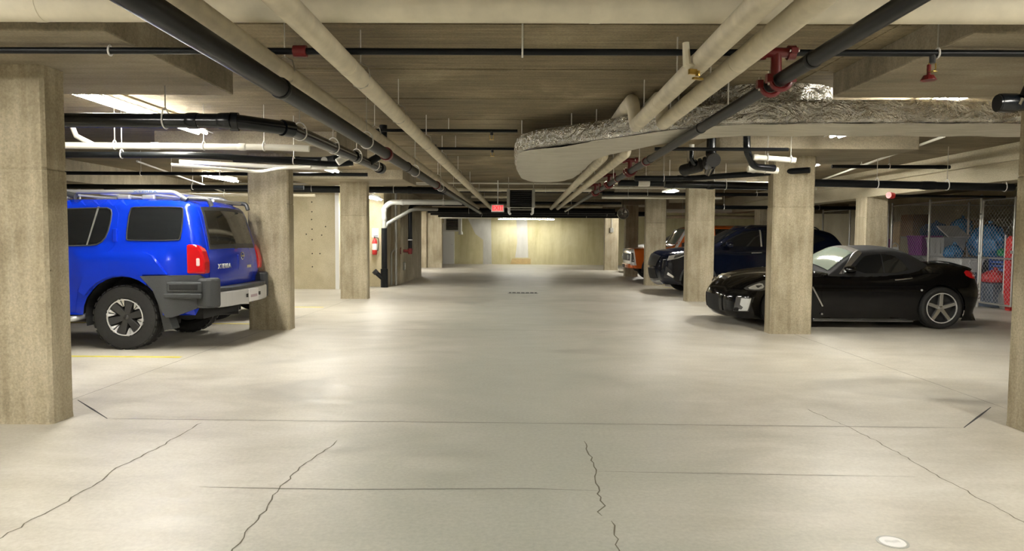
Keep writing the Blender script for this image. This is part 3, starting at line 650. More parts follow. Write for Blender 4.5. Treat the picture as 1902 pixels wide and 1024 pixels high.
# ================================================================== VEHICLES
# a hull is a side silhouette (upper profile + sill with wheel arches) given a half-width y(x, z);
# its edge is rounded towards the profile and a crowned strip joins both sides
class Hull:
    def __init__(s, prof, bottom, hw, smooth=2, step=.055):
        s.prof = np.array(chaikin(prof, smooth, False)); s.hwf = hw; s.step = step; s.bottom = bottom
        P = s.prof[:, :2]; s.cum = np.r_[0, np.cumsum(np.hypot(*np.diff(P, axis=0).T))]
        cx = P.mean(0); t = np.gradient(P, axis=0); n = np.stack([-t[:, 1], t[:, 0]], 1); n /= np.linalg.norm(n, axis=1)[:, None]+1e-9
        if np.sum((P-cx)*n) < 0: n = -n
        s.nrm = n
    def dist(s, x, z):
        Q = np.stack([np.atleast_1d(x), np.atleast_1d(z)], 1).astype(float); best = np.full(len(Q), 9.); R = np.full(len(Q), .1)
        P = s.prof
        for i in range(len(P)-1):
            a, b = P[i, :2], P[i+1, :2]; ab = b-a; L = ab @ ab
            if L < 1e-12: continue
            t = np.clip(((Q-a) @ ab)/L, 0, 1); d = np.hypot(*(Q-a-t[:, None]*ab).T)
            m = d < best; best = np.where(m, d, best); R = np.where(m, P[i, 2]*(1-t)+P[i+1, 2]*t, R)
        return best, R
    def y(s, x, z):
        x = np.atleast_1d(np.asarray(x, float)); z = np.atleast_1d(np.asarray(z, float)); d, R = s.dist(x, z)
        k = np.clip(1-d/np.maximum(R, 1e-3), 0, 1)
        return np.array([s.hwf(a, b) for a, b in zip(x, z)])-R*(1-np.sqrt(np.maximum(0, 1-k*k)))
    def strip_pt(s, t, yy, off=0.):
        t = min(max(t, 0), 1)*s.cum[-1]
        p = [np.interp(t, s.cum, s.prof[:, k]) for k in range(4)]; n = [np.interp(t, s.cum, s.nrm[:, k]) for k in range(2)]
        ye = max(.05, s.hwf(p[0], p[1])-p[2]); v = max(-1.02, min(1.02, yy/ye)); h = p[3]*(1-v*v)+off
        return (p[0]+n[0]*h, yy, p[1]+n[1]*h)
    def ye(s, t):
        t = min(max(t, 0), 1)*s.cum[-1]; p = [np.interp(t, s.cum, s.prof[:, k]) for k in range(3)]
        return max(.05, s.hwf(p[0], p[1])-p[2])
    def tof(s, x, z):
        i = np.argmin(np.hypot(s.prof[:, 0]-x, s.prof[:, 1]-z)); return s.cum[i]/s.cum[-1]
    def body(s, name, m, parent, nv=14):
        mb = MB(); P = [tuple(p[:2]) for p in s.prof]; poly = P+list(s.bottom)
        ring = []
        for dd in (.006, .018, .038, .065, .1):
            for p, n in zip(s.prof, s.nrm): ring.append((p[0]-n[0]*dd, p[1]-n[1]*dd))
        pn = np.array(poly); ok = []
        for q in ring:
            c = False
            for i in range(len(pn)):
                a, b = pn[i], pn[(i+1) % len(pn)]
                if (a[1] > q[1]) != (b[1] > q[1]) and q[0] < (b[0]-a[0])*(q[1]-a[1])/(b[1]-a[1])+a[0]: c = not c
            if c: ok.append(q)
        V, F = cdt_fill(poly, s.step, ok)
        X = np.array([v[0] for v in V]); Zz = np.array([v[1] for v in V]); Y = s.y(X, Zz)
        mb.add([(a, -b, c) for a, b, c in zip(X, Y, Zz)], F); mb.add([(a, b, c) for a, b, c in zip(X, Y, Zz)], F)
        n = len(s.prof); vs = []
        for i in range(n):
            t = s.cum[i]/s.cum[-1]; e = s.ye(t)
            for j in range(nv+1): vs.append(s.strip_pt(t, e*(2*j/nv-1)))
        mb.add(vs, [(i*(nv+1)+j, i*(nv+1)+j+1, (i+1)*(nv+1)+j+1, (i+1)*(nv+1)+j) for i in range(n-1) for j in range(nv)])
        return mb.build(name, m, parent, smooth=32, weld=True)
    def side(s, name, poly, m, parent, off=.006, skirt=.03, step=.05, sides=(-1, 1), smooth=0, dense=True):
        if smooth: poly = chaikin(poly, smooth)
        poly = resample(poly, .06) if dense else poly; out = []
        V, F = cdt_fill(poly, step); V = V; X = [v[0] for v in V]; Z_ = [v[1] for v in V]; Y = s.y(X, Z_)
        Yb = s.y([p[0] for p in poly], [p[1] for p in poly])
        for sg in sides:
            mb = MB(); mb.add([(a, sg*(b+off), c) for a, b, c in zip(X, Y, Z_)], F); n = len(poly)
            vs = [(p[0], sg*(b+off), p[1]) for p, b in zip(poly, Yb)]+[(p[0], sg*(b-skirt), p[1]) for p, b in zip(poly, Yb)]
            mb.add(vs, [(i, (i+1) % n, n+(i+1) % n, n+i) for i in range(n)])
            out.append(mb.build(name, m, parent, smooth=40, weld=True))
        return out
    def strip(s, name, a, b, m, parent, y0=(-.5, .5), y1=None, off=.006, skirt=.03, nt=8, nv=12):
        ta, tb = s.tof(*a), s.tof(*b); y1 = y1 or y0; mb = MB(); vs = []; lo = []
        for i in range(nt+1):
            t = ta+(tb-ta)*i/nt; f = i/nt; l, r = y0[0]+(y1[0]-y0[0])*f, y0[1]+(y1[1]-y0[1])*f
            for j in range(nv+1):
                yy = l+(r-l)*j/nv; vs.append(s.strip_pt(t, yy, off)); lo.append(s.strip_pt(t, yy, -skirt))
        W = nv+1; N_ = len(vs); F = [(i*W+j, i*W+j+1, (i+1)*W+j+1, (i+1)*W+j) for i in range(nt) for j in range(nv)]
        edge = [(0, j) for j in range(nv)]+[(i, nv) for i in range(nt)]+[(nt, nv-j) for j in range(nv)]+[(nt-i, 0) for i in range(nt)]
        E_ = [i*W+j for i, j in edge]; k = len(E_)
        F += [(E_[i], E_[(i+1) % k], N_+E_[(i+1) % k], N_+E_[i]) for i in range(k)]
        return mb.add(vs+lo, F).build(name, m, parent, smooth=40)
def arches(x_rear, x_front, sill, arcs, n=14):
    """bottom edge from the rear to the front with wheel arches (xc, zc, r)"""
    pts = [(x_rear, sill)]
    for xc, zc, r in sorted(arcs, reverse=True):
        a0 = math.asin((sill-zc)/r)
        for k in range(n+1):
            a = a0+(math.pi-2*a0)*k/n; pts.append((xc+r*math.cos(a), zc+r*math.sin(a)))
    return pts+[(x_front, sill)]
def wheel(car, x, y, R, wd, rimR, style, sg, rim_m='silver_alloy', off=.0):
    """a wheel on its axle along local y; sg = -1 faces the camera side"""
    M = Matrix.Translation((x, y, R)) @ Matrix.Rotation(math.pi/2 if sg < 0 else -math.pi/2, 4, 'X')
    h = wd/2
    rim = MB(); rim.lathe([(rimR*.97, -h*.8), (rimR*.97, h*.55), (rimR, h*.82), (rimR*1.0, h*.9), (rimR*.95, h*.9), (rimR*.92, h*.72), (rimR*.88, h*.1), (.0, h*.05)], M, 32)
    w_ = rim.build('wheel', 'dark_alloy', car, smooth=35)
    t = MB(); pr = [(rimR*.99, -h*.75), (rimR*1.05, -h*.95), (R*.86, -h*1.02), (R*.95, -h*.92), (R*.985, -h*.75), (R, -h*.6)]
    for g in (-.3, 0, .3): pr += [(R, h*(g-.07)), (R-.010, h*(g-.06)), (R-.010, h*(g+.06)), (R, h*(g+.07))]
    pr += [(R, h*.6), (R*.985, h*.75), (R*.95, h*.92), (R*.86, h*1.02), (rimR*1.05, h*.95), (rimR*.99, h*.80)]
    t.lathe(pr, M, 48, True); t.build('tire', 'rubber', w_, smooth=35)
    if style == 'offroad':
        n = 28; tr = MB()
        for k in range(n):
            a = 2*math.pi*k/n
            for s2 in (-1, 1):
                Mk = M @ Matrix.Rotation(a+(.05 if s2 > 0 else 0), 4, 'Z') @ Matrix.Translation((R-.002, 0, s2*h*.72))
                tr.box((0, 0, 0), (.022, .05, h*.45), m=Matrix.Identity(4)) if False else tr.add([Mk @ Vector(q) for q in [(-.011, -.03, -h*.22), (.008, -.03, -h*.22), (.008, .022, -h*.22), (-.011, .03, -h*.22), (-.011, -.03, h*.2), (.003, -.03, h*.17), (.003, .022, h*.17), (-.011, .03, h*.2)]], [(3, 2, 1, 0), (4, 5, 6, 7), (0, 1, 5, 4), (1, 2, 6, 5), (2, 3, 7, 6), (3, 0, 4, 7)])
        tr.build('tread_block', 'rubber', w_)['kind'] = 'stuff'
    ns = {'offroad': 6, 'five': 5, 'ten': 10}[style]
    for k in range(ns):
        a = 2*math.pi*(k+.25)/ns; Mk = M @ Matrix.Rotation(a, 4, 'Z'); z0, z1 = h*.55, h*.86
        if style == 'offroad': w0, w1 = rimR*.17, rimR*.26
        elif style == 'five': w0, w1 = rimR*.15, rimR*.13
        else: w0, w1 = rimR*.07, rimR*.05
        r0, r1 = rimR*.12, rimR*.95
        q = [(r0, -w0, z0-.03), (r1, -w1, z0), (r1, w1, z0), (r0, w0, z0-.03), (r0, -w0*.8, z0+.02), (r1, -w1*.8, z1), (r1, w1*.8, z1), (r0, w0*.8, z0+.02)]
        MB().add([Mk @ Vector(p) for p in q], [(3, 2, 1, 0), (4, 5, 6, 7), (0, 1, 5, 4), (1, 2, 6, 5), (2, 3, 7, 6), (3, 0, 4, 7)]).build('spoke', 'dark_alloy' if style == 'offroad' else rim_m, w_, bevel=.004)
        if style == 'offroad':
            for s2 in (-1, 1):
                c = [(r1*.55, s2*w1*1.05, z0+.012), (r1, s2*w1*1.05, z1+.004), (r1*.97, s2*w1*1.85, z1+.004), (r1*.78, s2*w1*1.55, z0+.02)]
                MB().add([Mk @ Vector(p) for p in c]+[Mk @ Vector((p[0], p[1], p[2]-.03)) for p in c], [(0, 1, 2, 3), (7, 6, 5, 4), (0, 4, 5, 1), (1, 5, 6, 2), (2, 6, 7, 3), (3, 7, 4, 0)]).build('polished_face', 'rim_bright', w_)
    MB().lathe([(rimR*.20, h*.3), (rimR*.20, h*.62), (rimR*.14, h*.72), (0, h*.74)], M, 20).build('hub_cap', 'dark_alloy' if style == 'offroad' else rim_m, w_, smooth=40)
    lug = MB()
    for k in range(6 if style == 'offroad' else 5):
        a = 2*math.pi*k/(6 if style == 'offroad' else 5)
        MB().lathe([(.011, h*.4), (.011, h*.66), (0, h*.68)], M @ Matrix.Translation((rimR*.30*math.cos(a), rimR*.30*math.sin(a), 0)), 6).build('lug_nut', 'chrome', w_)
    if style != 'ten':
        MB().lathe([(rimR*.93, h*.80), (rimR*.99, h*.80), (rimR*.99, h*.93), (rimR*.93, h*.93)], M, 32, True).build('rim_lip', 'rim_bright', w_, smooth=40)
    return w_
def underbody(car, x0, x1, z0, z1, hy, axles, R):
    mb = MB().bb((x0, -hy, z0), (x1, hy, z1)); mb.build('underbody', 'dark_void', car)
    for ax in axles:
        MB().tube([(ax, -hy-.15, R), (ax, hy+.15, R)], .05, 8).build('axle', 'black_plastic', car)
def liner(car, xc, zc, r, ysides, depth=.32, m='dark_void'):
    for sg in (-1, 1):
        pts = [(xc+r*math.cos(a), zc+r*math.sin(a)) for a in [math.pi*(-.08+1.16*k/16) for k in range(17)]]
        y1, y0 = sg*ysides, sg*(ysides-depth)
        vs = [(p[0], y1, p[1]) for p in pts]+[(p[0], y0, p[1]) for p in pts]; n = len(pts)
        MB().add(vs, [(i, i+1, n+i+1, n+i) for i in range(n-1)]+[tuple(range(n, 2*n))]).build('wheel_well', m, car)
def paint(name, col, metal=.3, rough=.28, coat=1., spec=.5):
    return mat(name, col, rough, metal, coat=coat, spec=spec)
mat('rim_bright', (.66, .66, .66), .3, .35)
paint('paint_blue', (.002, .030, .52), .2, .22, .6, .4); paint('paint_black', (.002, .002, .0025), 0, .10, .0, .42); paint('paint_navy', (.002, .004, .013), 0, .12, .0, .45)
paint('paint_orange', (.78, .155, .012), .1, .3); paint('paint_white', (.72, .72, .70), 0, .3); paint('paint_silver', (.42, .43, .44), .7, .3)
mat('glass_dark', (.008, .009, .010), .04, 0, spec=.6); mat('glass_rear', (.02, .019, .016), .06, 0, spec=.6)
mat('glass_screen', (.30, .36, .31), .05, 0, spec=.8)
mat('cladding', (.035, .038, .040), .55, 0, noise=((90, 90, 90), .1, 2, .05)); mat('bumper_silver', (.60, .60, .60), .35, .5)
mat('tail_red', (.42, .004, .008), .12, 0, coat=1., emit=.06, ecol=(.8, .02, .02)); mat('tail_clear', (.80, .62, .60), .1, 0, coat=1.)
mat('lamp_clear', (.70, .72, .72), .08, .3, coat=1.); mat('lamp_dark', (.10, .10, .10), .15, .4, coat=1.)
mat('soft_top', (.010, .010, .011), .85, 0, noise=((60, 60, 60), .2, 3, .15)); mat('rack_silver', (.52, .53, .54), .38, .6); mat('rack_dark', (.05, .052, .055), .5)
mat('plate_white', (.78, .76, .76), .4); mat('seat_tan', (.42, .40, .36), .8)

def frame_ring(hull, name, poly, m, parent, wd=.018, off=.008, sides=(-1, 1)):
    """a thin trim running round a window outline"""
    for sg in sides:
        P = resample(poly, .05); Y = hull.y([p[0] for p in P], [p[1] for p in P])
        MB().tube([(p[0], sg*(y+off), p[1]) for p, y in zip(P, Y)], wd/2, 6, closed=True).build(name, m, parent, smooth=50)

# ---------------------------------------------------------------- blue off-road SUV (its tail to the aisle)
def blue_suv():
    c = empty('suv', (-8.25, 9.10, 0), 'bright blue boxy SUV parked tail-out behind the near left column', 'car')
    def hw(x, z):
        w_ = .90-.03*max(0, (1.0-x)/1.0)**2
        if z > 1.2: w_ -= .20*(z-1.2)
        if z < .55: w_ -= .06*(.55-z)
        for xc in (.80, 3.55):
            d = abs(x-xc)
            if z < 1.2 and d < .62: w_ += .035*min(1, (.62-d)/.12)*min(1, max(0, (1.19-z)/.10))
        return w_
    prof = [(.10, .42, .10, .02), (.02, .55, .14, .05), (0, .80, .16, .06), (.06, 1.0, .16, .05), (.22, 1.10, .14, .04), (.8, 1.16, .14, .04), (1.32, 1.21, .12, .03), (1.62, 1.48, .10, .04), (1.90, 1.68, .12, .05),
            (2.15, 1.745, .085, .05), (2.6, 1.775, .075, .045), (3.2, 1.79, .075, .045), (3.9, 1.79, .075, .04), (4.25, 1.775, .08, .04), (4.36, 1.70, .12, .04), (4.42, 1.45, .11, .045), (4.47, 1.22, .11, .045), (4.51, 1.0, .11, .04), (4.50, .72, .10, .03), (4.45, .56, .08, .02)]
    bot = arches(4.40, .14, .42, [(.82, .40, .47), (3.555, .40, .475)])
    h = Hull(prof, bot, hw); h.body('body', 'paint_blue', c)
    # doors with windows
    fd = h.side('door', [(1.30, .45), (1.30, 1.20), (1.62, 1.46), (1.88, 1.62), (2.28, 1.67), (2.30, .45)], 'paint_blue', c, .004, .01)
    rd = h.side('door', [(2.33, .45), (2.33, 1.68), (3.0, 1.705), (3.42, 1.705), (3.47, 1.62), (3.46, 1.25), (3.24, .98), (3.03, .72), (2.98, .45)], 'paint_blue', c, .004, .01)
    for i in (0, 1):
        sg = (-1, 1)[i]
        w1 = [(1.50, 1.23), (1.72, 1.46), (1.95, 1.62), (2.24, 1.645), (2.24, 1.23)]
        h.side('window', w1, 'glass_dark', fd[i], .009, .02, sides=(sg,))
        w2 = [(2.42, 1.23), (2.42, 1.655), (3.20, 1.685), (3.37, 1.685), (3.395, 1.60), (3.36, 1.36), (3.28, 1.255), (3.13, 1.235)]
        h.side('window', w2, 'glass_dark', rd[i], .009, .02, sides=(sg,), smooth=1)
        h.side('window_divider', [(3.12, 1.235), (3.135, 1.235), (3.235, 1.70), (3.215, 1.70)], 'galvanised', rd[i], .014, .01, sides=(sg,))
        frame_ring(h, 'window_seal', chaikin(w2, 1), 'cladding', rd[i], .016, .009, (sg,))
        yy = sg*(float(h.y(3.46, 1.36)[0])+.012)
        MB().box((3.455, yy, 1.36), (.055, .03, .16)).build('handle', 'paint_blue', rd[i], bevel=.01)
        MB().box((2.2, sg*(float(h.y(2.2, 1.1)[0])+.02), 1.10), (.18, .035, .05)).build('handle', 'paint_blue', fd[i], bevel=.01)
    qw = [(3.585, 1.32), (3.60, 1.68), (3.66, 1.70), (4.20, 1.70), (4.245, 1.68), (4.235, 1.33), (4.20, 1.305), (3.62, 1.30)]
    h.side('quarter_window', qw, 'glass_dark', c, .007, .02, smooth=1); frame_ring(h, 'window_seal', chaikin(qw, 1), 'black_plastic', c, .014, .008)
    # flared upper arch over the rear wheel
    h.side('fender_flare', [(3.06, .70), (3.16, .98), (3.26, 1.12), (3.36, 1.165), (3.84, 1.165), (3.93, 1.12), (4.10, .905), (3.93, .905), (3.82, .90)]+[(3.555+.49*math.cos(a), .40+.49*math.sin(a)) for a in [math.pi*(.28+.55*k/8) for k in range(9)]], 'paint_blue', c, .045, .05)
    # dark cladding wrapping the rear corner with a step recess
    clad = h.side('corner_cladding', [(3.79, .885), (4.46, .900), (4.50, .86), (4.49, .56), (4.42, .50), (4.14, .395), (4.08, .40), (4.02, .52), (3.94, .72)], 'cladding', c, .048, .06)
    for i, sg in enumerate((-1, 1)):
        yv = float(h.y(4.2, .75)[0])
        MB().box((4.30, sg*(yv+.052), .755), (.42, .04, .13)).build('step_frame', 'cladding', clad[i], bevel=.02)
        MB().box((4.30, sg*(yv+.068), .760), (.34, .02, .07)).build('step_recess', 'dark_void', clad[i], bevel=.012)
        MB().box((4.28, sg*(yv+.056), .655), (.46, .05, .07)).build('step_lip', 'cladding', clad[i], bevel=.02)
        MB().prism([(3.93, .66), (4.00, .66), (4.13, .25), (4.02, .24)], 'y', sg*.72, sg*.90).build('mud_flap', 'cladding', c, bevel=.008)
        tl = MB().prism([(4.31, .91), (4.31, 1.26), (4.44, 1.255), (4.495, 1.18), (4.53, 1.05), (4.53, .91)], 'y', sg*.76, sg*.915).build('taillight', 'tail_red', c, bevel=.025)
        MB().box((4.45, sg*.895, 1.05), (.05, .05, .10)).build('reversing_lens', 'tail_clear', tl, bevel=.015)
    # rear bumper
    bp = chaikin([(4.44, -.80), (4.62, -.80), (4.70, -.62), (4.725, -.3), (4.725, .3), (4.70, .62), (4.62, .80), (4.44, .80)], 1)
    b = MB().prism(bp, 'z', .50, .69).build('rear_bumper', 'bumper_silver', c, bevel=.02)
    MB().prism([(x-.015, y) for x, y in bp], 'z', .69, .735).build('step_pad', 'cladding', b, bevel=.012)
    for sg in (-1, 1):
        MB().prism(chaikin([(4.40, sg*.72), (4.63, sg*.72), (4.66, sg*.80), (4.60, sg*.93), (4.40, sg*.945)], 1), 'z', .505, .86).build('bumper_corner', 'cladding', b, bevel=.03)
    pl = MB().bb((4.722, -.10, .515), (4.735, .22, .675)).build('licence_plate', 'plate_white', b, bevel=.004)
    for y in (-.15, .27): MB().bb((4.715, y-.02, .575), (4.735, y+.02, .62)).build('plate_lamp', 'black_plastic', b)
    MB().bb((4.734, -.05, .565), (4.737, .17, .60)).build('plate_smudge', mat('plate_ink', (.52, .40, .44), .6), pl)
    # tailgate
    g = h.strip('tailgate', (4.36, 1.70), (4.505, .80), 'paint_blue', c, (-.70, .70), (-.76, .76), .010, .03)
    h.strip('rear_window', (4.375, 1.66), (4.47, 1.24), 'glass_rear', g, (-.60, .60), (-.66, .66), .018, .02)
    h.strip('window_frame', (4.36, 1.69), (4.475, 1.21), 'black_plastic', g, (-.63, .63), (-.70, .70), .0135, .02)
    MB().tube([(4.50, -.05, 1.235), (4.485, -.25, 1.27), (4.475, -.55, 1.285)], .011, 6).build('wiper', 'black_plastic', g)
    MB().box((4.515, .0, 1.22), (.04, .08, .05)).build('wiper_motor', 'black_plastic', g, bevel=.008)
    MB().lathe([(.052, 0), (.052, .012), (.040, .014), (.040, 0)], Matrix.Translation((4.545, .14, 1.10)) @ Matrix.Rotation(math.pi/2, 4, 'Y'), 20, True).box((4.552, .14, 1.10), (.012, .125, .026)).build('emblem', 'chrome', g)
    text_obj('badge', 'XTERRA', .085, 'rim_bright', Matrix.Translation((4.555, -.42, .985)) @ Matrix.Rotation(math.pi/2, 4, 'Z') @ Matrix.Rotation(math.pi/2, 4, 'X'), g, .004, 1.2)
    MB().box((4.54, .02, 1.02), (.03, .035, .20)).build('latch_handle', 'paint_blue', g, bevel=.01)
    MB().bb((4.50, .30, .935), (4.555, .44, .975)).build('trim_badge', 'chrome', g, bevel=.004)
    # roof rack
    for sg in (-1, 1):
        r = MB().tube(arcbend([(2.2, sg*.66, 1.80), (2.35, sg*.66, 1.885), (4.07, sg*.66, 1.885), (4.19, sg*.66, 1.79)], .08, 6), .026, 12).build('roof_rail', 'rack_silver', c, smooth=45)
        for x in (2.7, 3.45, 3.75): MB().box((x, sg*.66, 1.822), (.16, .05, .06)).build('rail_foot', 'rack_silver', r, bevel=.018)
        MB().tube(arcbend([(2.15, sg*.66, 1.785), (2.4, sg*.66, 1.85), (2.78, sg*.66, 1.86), (2.86, sg*.66, 1.83)], .06), .04, 10).build('rail_cap', 'rack_dark', r, smooth=45)
        MB().tube([(4.15, sg*.66, 1.82), (4.21, sg*.66, 1.785)], .036, 10).build('rail_end', 'rack_dark', r, smooth=45)
        MB().tube(arcbend([(4.20, sg*.60, 1.815), (4.44, sg*.58, 1.805), (4.47, sg*.57, 1.72)], .10, 6), .028, 10).build('rear_deflector', 'rack_dark', c, smooth=45)
    text_obj('rail_print', 'XTERRA', .04, mat('print_blue', (.12, .20, .42), .6).name, Matrix.Translation((3.72, -.689, 1.885)) @ Matrix.Rotation(math.pi/2, 4, 'X'), c, .001, 2.)
    for x in (2.6, 3.15, 3.7, 4.05): MB().tube([(x, -.66, 1.868), (x, .66, 1.868)], .016, 8).build('crossbar', 'rack_silver', c)
    MB().tube([(4.42, -.42, 1.80), (4.42, .42, 1.80)], .022, 8).build('rear_crossbar', 'rack_silver', c, smooth=45)
    # side step, underside, wheels
    for sg in (-1, 1): MB().tube(arcbend([(1.35, sg*.70, .40), (1.40, sg*.93, .37), (2.98, sg*.93, .37), (3.03, sg*.70, .40)], .08), .035, 10).build('side_step', 'rack_silver', c, smooth=45)
    underbody(c, .25, 4.35, .34, .70, .58, (.82, 3.555), .385)
    MB().tube([(3.0, .3, .36), (3.9, .35, .33), (4.35, .5, .34)], .06, 10).build('exhaust', 'dark_alloy', c)
    for xc in (.82, 3.555): liner(c, xc, .40, .49, .86, .36)
    for xc in (.82, 3.555):
        for sg in (-1, 1): wheel(c, xc, sg*.775, .385, .255, .222, 'offroad', sg)
    h.strip('windscreen', (1.40, 1.28), (1.88, 1.66), 'glass_dark', c, (-.66, .66), (-.58, .58), .006)
    h.strip('grille', (.0, .72), (.05, .98), 'black_plastic', c, (-.5, .5), None, .01)
    for sg in (-1, 1): h.strip('headlight', (.0, .74), (.06, .98), 'lamp_clear', c, tuple(sorted((sg*.54, sg*.74))), None, .012)
    MB().prism(chaikin([(.30, -.88), (.02, -.88), (-.06, -.5), (-.08, 0), (-.06, .5), (.02, .88), (.30, .88)], 1), 'z', .42, .64).build('front_bumper', 'cladding', c, bevel=.03)
    return c
blue_suv()

# ---------------------------------------------------------------- black convertible roadster (nose to the aisle)
def roadster():
    c = empty('convertible', (3.20, 11.68, 0), 'low black convertible with closed fabric top, parked nose-out behind the right column', 'car')
    def hw(x, z):
        w_ = .875
        w_ += .035*math.exp(-((x-.85)/.42)**2)+.04*math.exp(-((x-3.25)/.45)**2)
        w_ -= .05*max(0, (.6-x)/.6)**2+.05*max(0, (x-3.6)/.45)**2
        if z > .62: w_ -= .28*(z-.62)
        if z < .45: w_ -= .10*(.45-z)
        return w_
    prof = [(.16, .14, .28, .04), (.04, .20, .34, .06), (.02, .38, .38, .07), (.03, .50, .40, .09), (.14, .63, .34, .10), (.32, .73, .24, .10), (.62, .82, .17, .07), (1.0, .865, .15, .06), (1.35, .875, .15, .04), (1.7, .84, .12, .02), (2.3, .84, .10, .0), (2.8, .88, .14, .02),
            (3.1, .955, .18, .03), (3.4, .975, .22, .04), (3.7, .965, .24, .05), (3.86, .92, .26, .07), (3.93, .82, .30, .09), (3.97, .62, .30, .10), (3.96, .44, .28, .09), (3.88, .26, .24, .06)]
    ax = (.845, 3.262); bot = arches(3.84, .22, .13, [(a, .325, .365) for a in ax])
    h = Hull(prof, bot, hw, step=.045); h.body('body', 'paint_black', c)
    # grille, headlights, fog lamps on the nose
    h.strip('upper_grille', (.17, .64), (.24, .69), 'lamp_dark', c, (-.26, .26), (-.22, .22), .004, .02)
    h.strip('grille_bar', (.20, .665), (.23, .685), 'chrome', c, (-.27, .27), None, .016, .02, nt=2)
    MB().lathe([(.05, -.01), (.05, .012), (.0, .016)], Matrix.Translation((.02, 0, .70)) @ Matrix.Rotation(-math.pi/2+.6, 4, 'Y'), 18).build('emblem', 'chrome', c, smooth=40)
    h.strip('lower_intake', (.04, .24), (.03, .45), 'dark_void', c, (-.40, .40), (-.44, .44), .006, .02)
    for sg in (-1, 1):
        h.strip('bumper_vane', (.04, .24), (.03, .46), 'paint_black', c, tuple(sorted((sg*.40, sg*.47))), None, .018, .03, nt=4, nv=3)
        h.side('fog_recess', [(.13, .24), (.16, .47), (.36, .46), (.33, .24)], 'lamp_dark', c, .004, .03, sides=(sg,))
        f = h.side('fog_lamp', [(.19, .25), (.22, .45), (.35, .445), (.31, .255)], 'lamp_clear', c, .014, .03, sides=(sg,))[0]
        hl = h.side('headlight', [(.24, .585), (.34, .655), (.56, .735), (.80, .785), (.86, .77), (.80, .70), (.66, .60), (.45, .565)], 'lamp_dark', c, .006, .02, sides=(sg,), smooth=1)[0]
        h.side('lens', [(.30, .60), (.38, .65), (.52, .70), (.55, .62), (.44, .585)], 'lamp_clear', hl, .011, .01, sides=(sg,), smooth=1)
        h.side('lens', [(.60, .64), (.62, .715), (.74, .745), (.72, .66)], 'lamp_clear', hl, .011, .01, sides=(sg,), smooth=1)
        h.side('side_marker', [(.62, .50), (.62, .53), (.74, .53), (.74, .50)], mat('amber', (.6, .2, .02), .2), c, .006, .01, sides=(sg,))
        d = h.side('door', [(1.48, .24), (1.42, .55), (1.50, .815), (2.82, .845), (2.86, .60), (2.74, .30), (2.70, .24)], 'paint_black', c, .003, .008, sides=(sg,))[0]
        y = float(h.y(2.68, .765)[0])
        MB().tube([(2.56, sg*(y+.008), .752), (2.60, sg*(y+.026), .757), (2.78, sg*(y+.024), .777), (2.82, sg*(y+.006), .782)], .011, 8).build('handle', 'chrome', d, smooth=45)
        y = float(h.y(1.36, .5)[0])
        MB().prism([(1.27, .64), (1.295, .645), (1.46, .34), (1.435, .335)], 'y', sg*(y-.02), sg*(y+.012)).build('fender_vent', 'chrome', c, bevel=.003)
        MB().lathe([(.016, 0), (.016, .01), (0, .014)], Matrix.Translation((1.44, sg*.885, .22)) @ Matrix.Rotation(-sg*math.pi/2, 4, 'X'), 10).build('jack_plug', 'galvanised', c)
        MB().lathe([(.016, 0), (.016, .01), (0, .014)], Matrix.Translation((2.94, sg*.905, .60)) @ Matrix.Rotation(-sg*math.pi/2, 4, 'X'), 10).build('side_lamp', 'lamp_clear', c)
        MB().bb((1.32, sg*.79, .10), (2.86, sg*.86, .15)).build('sill', 'lamp_dark', c, bevel=.01)
        t = h.side('taillight', [(3.66, .80), (3.66, .90), (3.84, .895), (3.91, .84), (3.90, .76)], 'tail_red', c, .008, .02, sides=(sg,), smooth=1)[0]
        h.side('reversing_lens', [(3.80, .80), (3.80, .85), (3.88, .84), (3.89, .80)], 'tail_clear', t, .014, .01, sides=(sg,), smooth=1)
        # mirror on the door
        y = float(h.y(1.88, .84)[0])
        m_ = MB().tube([(1.86, sg*(y-.04), .84), (1.87, sg*(y+.05), .87)], .022, 8).build('mirror_stalk', 'paint_black', c)
        s_ = MB(); s_.lathe([(0, -.075), (.045, -.06), (.062, -.02), (.066, .04), (.055, .065), (0, .07)], Matrix.Translation((1.87, sg*(y+.11), .905)) @ Matrix.Rotation(math.pi/2, 4, 'Y') @ Matrix.Diagonal((.9, 1.5, 1, 1)), 16)
        s_.build('mirror_shell', 'paint_black', m_, smooth=45)
        for k in range(5):      # ribs of the slatted diffuser
            MB().tube([(3.905+.008*k, sg*(.74), .70-.055*k), (3.965, sg*.66, .69-.058*k)], .006, 6).build('corner_rib', 'chrome', c)
    h.strip('spoiler_lip', (3.70, .965), (3.88, .92), 'paint_black', c, (-.62, .62), None, .018, .02)
    h.strip('rear_lower', (3.97, .52), (3.92, .34), 'black_plastic', c, (-.5, .5), None, .008)
    # fabric hood and screen as one upper hull
    def hw2(x, z):
        return .80-.42*max(0, z-.80)-.10*max(0, (x-2.85)/.5)**2
    pr2 = [(1.52, .80, .02, .12), (1.62, .86, .03, .16), (1.84, 1.03, .04, .14), (2.06, 1.18, .06, .08), (2.22, 1.215, .10, .05), (2.45, 1.232, .13, .05), (2.70, 1.218, .16, .05), (2.92, 1.165, .20, .06), (3.10, 1.07, .24, .06), (3.24, .98, .22, .05), (3.32, .92, .16, .02)]
    top = Hull(pr2, [(3.30, .82), (2.4, .80), (1.56, .78)], hw2, step=.045); st = top.body('soft_top', 'soft_top', c)
    ws = top.strip('windscreen', (1.63, .87), (2.04, 1.165), 'glass_screen', c, (-.68, .68), (-.56, .56), .010, .02)
    top.strip('screen_header', (2.04, 1.165), (2.12, 1.20), 'silver_alloy', ws, (-.60, .60), None, .014, .02, nt=3)  # light silver on header and pillars paints the highlight of a black frame
